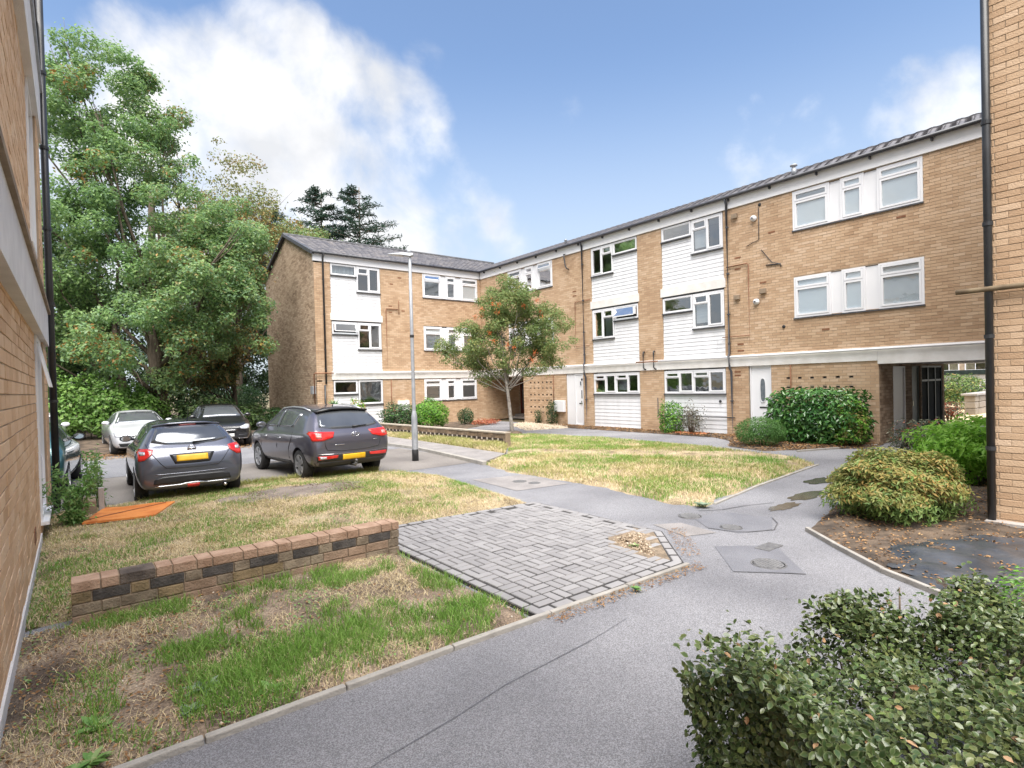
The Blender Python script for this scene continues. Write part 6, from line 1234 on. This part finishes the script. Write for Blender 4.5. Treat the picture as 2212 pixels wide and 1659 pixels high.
BOARD = [(-.02, 10.36), (.98, 10.18), (1.42, 11.28), (1.02, 11.46), (.30, 11.62)]
def mudp(x, y): return ~inside(BOARD, x, y) * np.clip(np.hypot((x - 3.2) / 1.15, (y - 10.4) / .75) * 1.7 - .7, .04, 1)
blades('dry_grass', LU, 90000, .012, .045, .0032, straw_g, 'dry straw-coloured grass on the lawn behind the garden wall', hup, 3, lambda x, y: np.clip(fbm(x * 1.3, y * 1.3, 24) * 4 - 1.0, 0, 1) * mudp(x, y), lean=1.1)
blades('green_grass', LU, 70000, .018, .065, .0032, green_g, 'patchy green grass on the lawn behind the garden wall', hup, 4, lambda x, y: np.clip(fbm(x * 1.9 + 4, y * 1.9, 25) * 5 - 2.2 + .9 * np.exp(-((y - 6.6) / .5) ** 2), 0, 1) * mudp(x, y))
blades('pale_grass', LU, 34000, .02, .06, .0032, pale_g, 'yellow-green grass on the lawn behind the garden wall', hup, 5, lambda x, y: np.clip(fbm(x * 1.2 + 8, y * 1.2, 26) * 5 - 1.9, 0, 1) * mudp(x, y))
def trod(x, y):
    # the trodden track that crosses the corner lawn towards the path
    d = np.abs((x - 9.5) * .832 + (y - 12.5) * .555 - .35); return np.clip(d * 2.2 - .75, .05, 1)
blades('dry_grass', LT, 80000, .02, .085, .0045, straw_g, 'long dry grass on the corner lawn', htri, 6, lambda x, y: np.clip(fbm(x * 1.0, y * 1.0, 27) * 4.4 - 1.6, 0, 1) * trod(x, y), lean=.7)
blades('pale_grass', LT, 60000, .02, .09, .0045, pale_g, 'yellow-green grass on the corner lawn', htri, 7, lambda x, y: np.clip(fbm(x * .9 + 5, y * .9, 28) * 5 - 1.7, 0, 1) * trod(x, y), lean=.6)
blades('green_grass', LT, 90000, .02, .09, .0045, green_g, 'green grass patches on the corner lawn', htri, 8, lambda x, y: np.clip(fbm(x * 1.3 + 2, y * 1.3, 29) * 6 - 2.4 + .9 * ((y > 11.5) & (x > 11.8)), 0, 1) * trod(x, y))
hv = lambda x, y, d: .05 + np.clip(d * .3, 0, .06) + (fbm(x * 2, y * 2, 4) - .5) * .05
blades('pale_grass', VG, 22000, .04, .16, .006, pale_g, 'pale grass on the verge below the checkered low wall', hv, 9, lambda x, y: np.clip(fbm(x * 1.0, y * 1.0, 30) * 4 - 1.3, 0, 1)); blades('dry_grass', VG, 16000, .03, .12, .006, straw_g, 'dry grass on the verge below the checkered low wall', hv, 10, lambda x, y: np.clip(fbm(x * 1.1 + 3, y, 31) * 4 - 1.4, 0, 1), lean=.9)
EDG = [(2.9, 12.42), (5.5, 12.12), (5.9, 11.85), (6.0, 12.0), (5.6, 12.36), (2.9, 12.66)]
blades('dry_grass', [(.9, 12.0), (2.9, 12.42), (5.5, 12.1), (5.6, 12.3), (2.9, 12.6), (.9, 12.2)], 5000, .05, .17, .006, pale_g, 'longer pale grass along the edge of the car park', lambda x, y, d: 0 * x + .02, 11)
# leaf litter and weeds
def scatter(name, poly, n, L, W, mat, label, hf, seed, cat='leaf litter', dens=None):
    r = np.random.default_rng(seed); q = rand_in(poly, n, r)
    if dens is not None: q = q[r.random(len(q)) < dens(q[:, 0], q[:, 1])]
    d = edge_dist(poly, q[:, 0], q[:, 1]); P = np.c_[q, hf(q[:, 0], q[:, 1], d) + .008 + r.uniform(0, .012, len(q))]; return tag(kind(mkobj(name, leaf_mesh(name, P, np.tile([0, 0, 1.0], (len(P), 1)), L, W, r, flop=.28), mat), 'stuff'), label, cat)
hbed = lambda x, y, d: np.clip(d * .25, 0, .05) + (fbm(x * 2.2, y * 2.2, 11) - .5) * .10 * np.clip(d * 3, 0, 1)
scatter('leaf_litter', BD, 9000, .045, .022, litter, 'brown leaf litter over the right-hand bed', hbed, 1, dens=lambda x, y: np.clip(fbm(x * 1.6, y * 1.6, 41) * 3 - .7, 0, 1))
scatter('leaf_litter', BS, 5000, .07, .04, litter, 'brown leaf litter along the foot of the long block', lambda x, y, d: np.clip(d * .2, 0, .05) + (fbm(x * 2, y * 2, 12) - .5) * .05, 2)
scatter('leaf_litter', [(15.0, 7.2), (16.9, 6.0), (17.4, 6.9), (15.8, 7.9)], 450, .06, .035, litter, 'orange-brown fallen leaves below the laurel hedge', lambda x, y, d: 0 * x + .03, 3)
scatter('fallen_leaves', [(17.0, 11.0), (17.7, 11.2), (17.5, 12.4), (16.9, 12.2)], 320, .07, .04, litter_o, 'orange fallen leaves under the purple shrub', lambda x, y, d: 0 * x + .07, 4)
scatter('fallen_leaves', [(15.4, 21.6), (16.9, 22.6), (16.6, 24.0), (15.0, 23.2)], 600, .09, .05, lf_red, 'reddish bedding plants by the porch', lambda x, y, d: .12 + r0v(x), 5, cat='plant') if False else None
bush('red_bedding', 'low reddish bedding plants beside the dark round shrub', (16.0, 22.6), .75, .5, .28, 900, .08, .045, [(lf_red, 1, None)], 51, bump=.3, stems=0, cat='plant')
scatter('leaf_litter', [(-3, 20.6), (7.6, 20.6), (7.6, 24), (-3, 24)], 5000, .08, .045, litter, 'brown leaves under the trees at the edge of the car park', lambda x, y, d: 0 * x + .02, 6, dens=lambda x, y: np.clip((y - 20.4) * .8, 0, 1))
scatter('leaf_litter', [(3.1, 3.40), (5.2, 3.36), (5.25, 3.52), (3.1, 3.575)], 520, .028, .013, litter, 'rusty leaf debris along the edge of the block paving', lambda x, y, d: 0 * x + .004, 7)
scatter('leaf_litter', LN, 5000, .03, .014, litter, 'scattered dead leaves on the near lawn', hnear, 8, dens=lambda x, y: np.clip(1.1 - (x + .4) * .45, .12, 1))
scatter('leaf_litter', [(5.3, 3.75), (6.2, 4.6), (6.35, 4.45), (5.5, 3.6)], 220, .028, .013, litter, 'rusty leaf debris beside the gravel corner', lambda x, y, d: 0 * x + .004, 9)
scatter('clover', LN, 6000, .022, .018, lf_weed, 'small clover and weed leaves scattered through the near lawn', hnear, 31, cat='weeds', dens=lambda x, y: np.clip(fbm(x * 3, y * 3, 71) * 6 - 3.0, 0, 1)); scatter('clover', LU, 9000, .03, .024, lf_weed, 'small weed leaves scattered through the lawn behind the garden wall', hup, 32, cat='weeds', dens=lambda x, y: np.clip(fbm(x * 2, y * 2, 72) * 6 - 3.0, 0, 1) * mudp(x, y))
pebbles('loose_stones', LN, 700, .008, .024, gravel_m, 'small stones and clods on the near lawn', .025, .02, 6); pebbles('clods', [(2.2, 9.9), (4.2, 9.8), (4.3, 10.9), (2.4, 11.0)], 900, .015, .05, pm('soil_clod', (.13, .095, .07), (.26, .20, .15), scale=4, rough=.97, rnd='island'), 'crumbled soil on the bare patch of the upper lawn', .135, .03, 7)
def rosette(x, y, L, n, label, seed, mat=lf_grey, w=.05, z=.04):
    r = np.random.default_rng(seed); a = np.arange(n) * 2.4 + r.normal(0, .2, n); el = r.uniform(.05, .45, n); D = np.c_[np.cos(a) * np.cos(el), np.sin(a) * np.cos(el), np.sin(el)]; S = unit(np.cross(D, [0, 0, 1.0])); U = np.cross(S, D); l = L * r.uniform(.6, 1.1, (n, 1)); root = thing('weed', label, 'weed', (x, y, 0)); me = stamp('leaves', OVAL_V, OVAL_F, np.tile([x, y, z], (n, 1)) + r.normal(0, .006, (n, 3)), D * l, S * w, U * l * .6, True); mkobj('leaves', me, mat, root)
rosette(.62, 4.15, .13, 16, 'pale grey-green rosette weed on the bare part of the near lawn', 1); rosette(.50, 3.92, .08, 10, 'smaller grey-green rosette weed in front of the larger one', 2); rosette(.95, 3.85, .10, 14, 'green rosette weed among the kerb-side grass', 3, lf_weed); rosette(.02, 3.72, .11, 22, 'leafy weed at the foot of the left wall, bottom corner', 4, lf_weed, .035); rosette(.05, 4.1, .12, 12, 'small green weed against the left wall', 5, lf_weed); rosette(4.15, 3.45, .07, 12, 'little green weed at the front edge of the paving', 6, lf_weed, .035, .02); rosette(5.13, 4.28, .08, 12, 'green weed growing in the gravel corner', 7, lf_weed, .04, .05); rosette(7.62, 4.98, .16, 16, 'grey-green weed at the tip of the corner lawn', 8, lf_grey, .06)
def tallweed(name, label, x, y, h, n, seed, spread=.28):
    r = np.random.default_rng(seed); root = thing(name, label, 'weed', (x, y, 0)); st = MB(); P, Nn = [], []
    for i in range(n):
        e = np.array([x + r.normal(0, spread), y + r.normal(0, spread), h * r.uniform(.6, 1.0)]); s = np.array([x + r.normal(0, spread * .4), y + r.normal(0, spread * .4), 0]); st.tube([s, (s + e) / 2 + r.normal(0, .02, 3), e], [.008, .006, .003], 5)
        k = 70; t = r.uniform(.12, 1, k); P.append(s + (e - s) * t[:, None] + r.normal(0, .05, (k, 3)) * (1.2 - .6 * t)[:, None]); Nn.append(r.normal(0, .5, (k, 3)) + [0, 0, .7])
    kind(st.build('stems', lf_weed, root, True), 'stuff'); kind(mkobj('foliage', leaf_mesh('foliage', np.vstack(P), np.vstack(Nn), .085, .032, r), lf_weed, root), 'stuff'); return root
tallweed('tall_weed', 'tall green weeds at the corner of the left building', -.02, 10.6, .95, 16, 1, .17); tallweed('tall_weed', 'pale feathery tall weed by the car park edge', .28, 12.35, 1.15, 7, 2, .14)
# ------------------------------------------------------------------ small things on the ground
ob = thing('orange_board', 'weathered orange board lying on the grass', 'board', (.65, 10.9, .08)); m = MB(); m.poly([(.05, 10.42), (.95, 10.25), (1.34, 11.25), (1.02, 11.38), (.62, 11.36), (.36, 11.55)], .075, .112); m.build('panel', orange_b, ob, bevel=.005)
m = MB(); m.tube([(.1, 10.55, .12), (1.2, 11.2, .12)], .006, 6); m.build('edge_strip', brown_pipe, ob)
bl_ = thing('broken_concrete', 'broken concrete post and slab in the weeds at the left building corner', 'rubble', (.12, 11.5, 0)); m = MB(); m.box(-.12, .25, 11.35, 11.85, 0, .28); m.build('slab', mortar_d, bl_, bevel=.02); m = MB(); m.box(.28, .36, 11.42, 11.52, 0, .46); m.build('post', concrete, bl_, bevel=.012)
def cover(name, label, x, y, r_, sq=None):
    o = thing(name, label, 'manhole cover', (x, y, 0))
    if sq: m = MB(); m.box(x - sq[0], x + sq[0], y - sq[1], y + sq[1], .0, .006); m.build('frame', iron, o); 
    else: MB().lathe((x, y, 0), [(0, .005), (r_ * .93, .005), (r_ * .95, .001), (r_, .001), (r_ * 1.02, .006), (r_ * 1.12, .006), (r_ * 1.14, .0)], 28).build('frame', iron, o)
    if not sq:
        g = MB()
        for i in range(-4, 5):
            for j in range(-4, 5):
                if math.hypot(i, j) * r_ / 4.6 < r_ * .9: g.box(x + i * r_ / 4.6 - r_ * .06, x + i * r_ / 4.6 + r_ * .06, y + j * r_ / 4.6 - r_ * .075, y + j * r_ / 4.6 + r_ * .075, .006, .010)
        g.build('studs', pm('worn_studs', (.26, .26, .265), (.34, .34, .345), rough=.5, metal=.4) if 'worn_studs' not in MATS else MATS['worn_studs'], o)
    return o
cover('drain_cover', 'round studded drain cover in the repaired path at front right', 5.79, 3.0, .16); cover('drain_cover', 'round drain cover beside the small concrete slab', 6.86, 4.06, .13); cover('drain_cover', 'round cover nearest the tip of the corner lawn', 7.02, 4.80, .15); cover('drain_cover', 'left round cover on the pale slab by the corner lawn', 7.1, 8.85, .13); cover('drain_cover', 'right round cover on the pale slab by the corner lawn', 7.2, 8.5, .11)
cover('drain_grate', 'rectangular drain cover behind the round studded one', 6.38, 3.30, 0, (.17, .09))
for g_ in range(1):
    o = bpy.data.objects['drain_grate']; o
mem = terrain('weed_membrane', [(6.5, 2.1), (7.3, 2.35), (8.2, 1.9), (9.2, 1.2), (9.2, .2), (6.6, .1), (5.4, .9), (5.95, 1.45)], membrane, lambda x, y, d: .035 + np.clip(d * .12, 0, .035) + (fbm(x * 3.2, y * 3.2, 51) - .45) * .10, .07, .03, 12); mem['kind'] = 'structure'
# ------------------------------------------------------------------ view through the passage
kind(MB().poly([(24.5, 2.2), (27, 2.4), (40, 4.8), (40, 6.9), (27, 5.9), (24.5, 5.6)], .006).build('rear_path', concrete), 'structure')
kind(MB().poly([(26.5, 5.95), (40, 7.0), (60, 30), (26.5, 30)], .004).build('rear_lawn', straw_g), 'structure')
sw = thing('stone_wall', 'rough stone garden wall seen through the passage', 'wall', (34, 7, 0)); r = random.Random(5)
for i in range(3):
    for j in range(10):
        m = MB(); x0 = 32.6 + j * .62; m.box(x0 + .01, x0 + .60, 6.62 + .35 + r.uniform(-.02, .02), 7.4, i * .3, i * .3 + .285); m.build('stone', stone_w, sw, bevel=.03)
m = MB(); m.box(32.5, 39, 6.9, 7.5, .9, .98); m.build('coping', concrete, sw)
bush('passage_bush', 'rounded bush seen through the passage', (37.9, 8.75), 1.45, 1.25, 1.85, 5200, .12, .07, [(lf_nand_g, .6, None), (lf_dark, .25, None), (lf_nand, .15, None)], 61, bump=.12)
bush('red_twig_shrub', 'small reddish shrub at the far end of the passage', (27.6, 6.75), .45, .45, .8, 900, .08, .05, [(lf_red, .5, None), (lf_rose, .5, None)], 62, bump=.2, stems=10)
tree('rear_tree', 'pale green tree beyond the passage', (50, 16.5, 0), 7, [(50, 16.5, 3.4, 3.4, 3.0, 2.2, 1)], 40, (.6, 1.1), 8000, .22, .14, [(lf_feather, .5, None), (lf_bright, .5, None)], .2, 63)
fb = thing('rear_block', 'distant flats with white windows and balcony rail seen through the passage', 'building', (64, 13, 0)); fRB = lambda u, d, z: (63.0 - d, u, z)
m = MB(); m.box(63, 70, 4, 24, 0, 9); m.build('wall', mortar, fb); m = MB(); m.box(61.6, 63, 4, 24, .2, 1.75); m.build('podium', concrete, fb)
for u0 in (9.2, 12.0, 14.6, 17.2): window(fb, fRB, u0, u0 + 2.2, 2.1, 3.1, [(u0 + .06, u0 + .75, 2.16, 3.04), (u0 + .75, u0 + 1.45, 2.16, 3.04), (u0 + 1.45, u0 + 2.14, 2.16, 3.04)], d=.03)
m = MB(); m.box(61.55, 61.6, 4, 24, 1.75, 2.15); m.build('balcony_rail', gate_d, fb)
rl = thing('handrail_ramp', 'pale sloping ramp with handrail at the back of the passage view', 'ramp', (44, 8, 0)); m = MB(); m.add([(41.5, 8.3, .9), (47, 7.2, 2.2), (47, 8.4, 2.2), (41.5, 9.5, .9), (41.5, 8.3, 0), (47, 7.2, 0), (47, 8.4, 0), (41.5, 9.5, 0)], [(0, 1, 2, 3), (0, 4, 5, 1), (1, 5, 6, 2), (2, 6, 7, 3), (3, 7, 4, 0), (4, 7, 6, 5)]); m.build('ramp_wall', concrete, rl); MB().tube([(41.5, 8.28, 1.35), (47, 7.18, 2.65)], .05, 8).build('handrail', white_pvc, rl)
for o in bpy.data.objects:
    if '_static' in o: del o['_static']
print('objects', len(bpy.data.objects), 'tris', sum(len(p.vertices) - 2 for me in {o.data for o in bpy.data.objects if o.type == 'MESH'} for p in me.polygons))
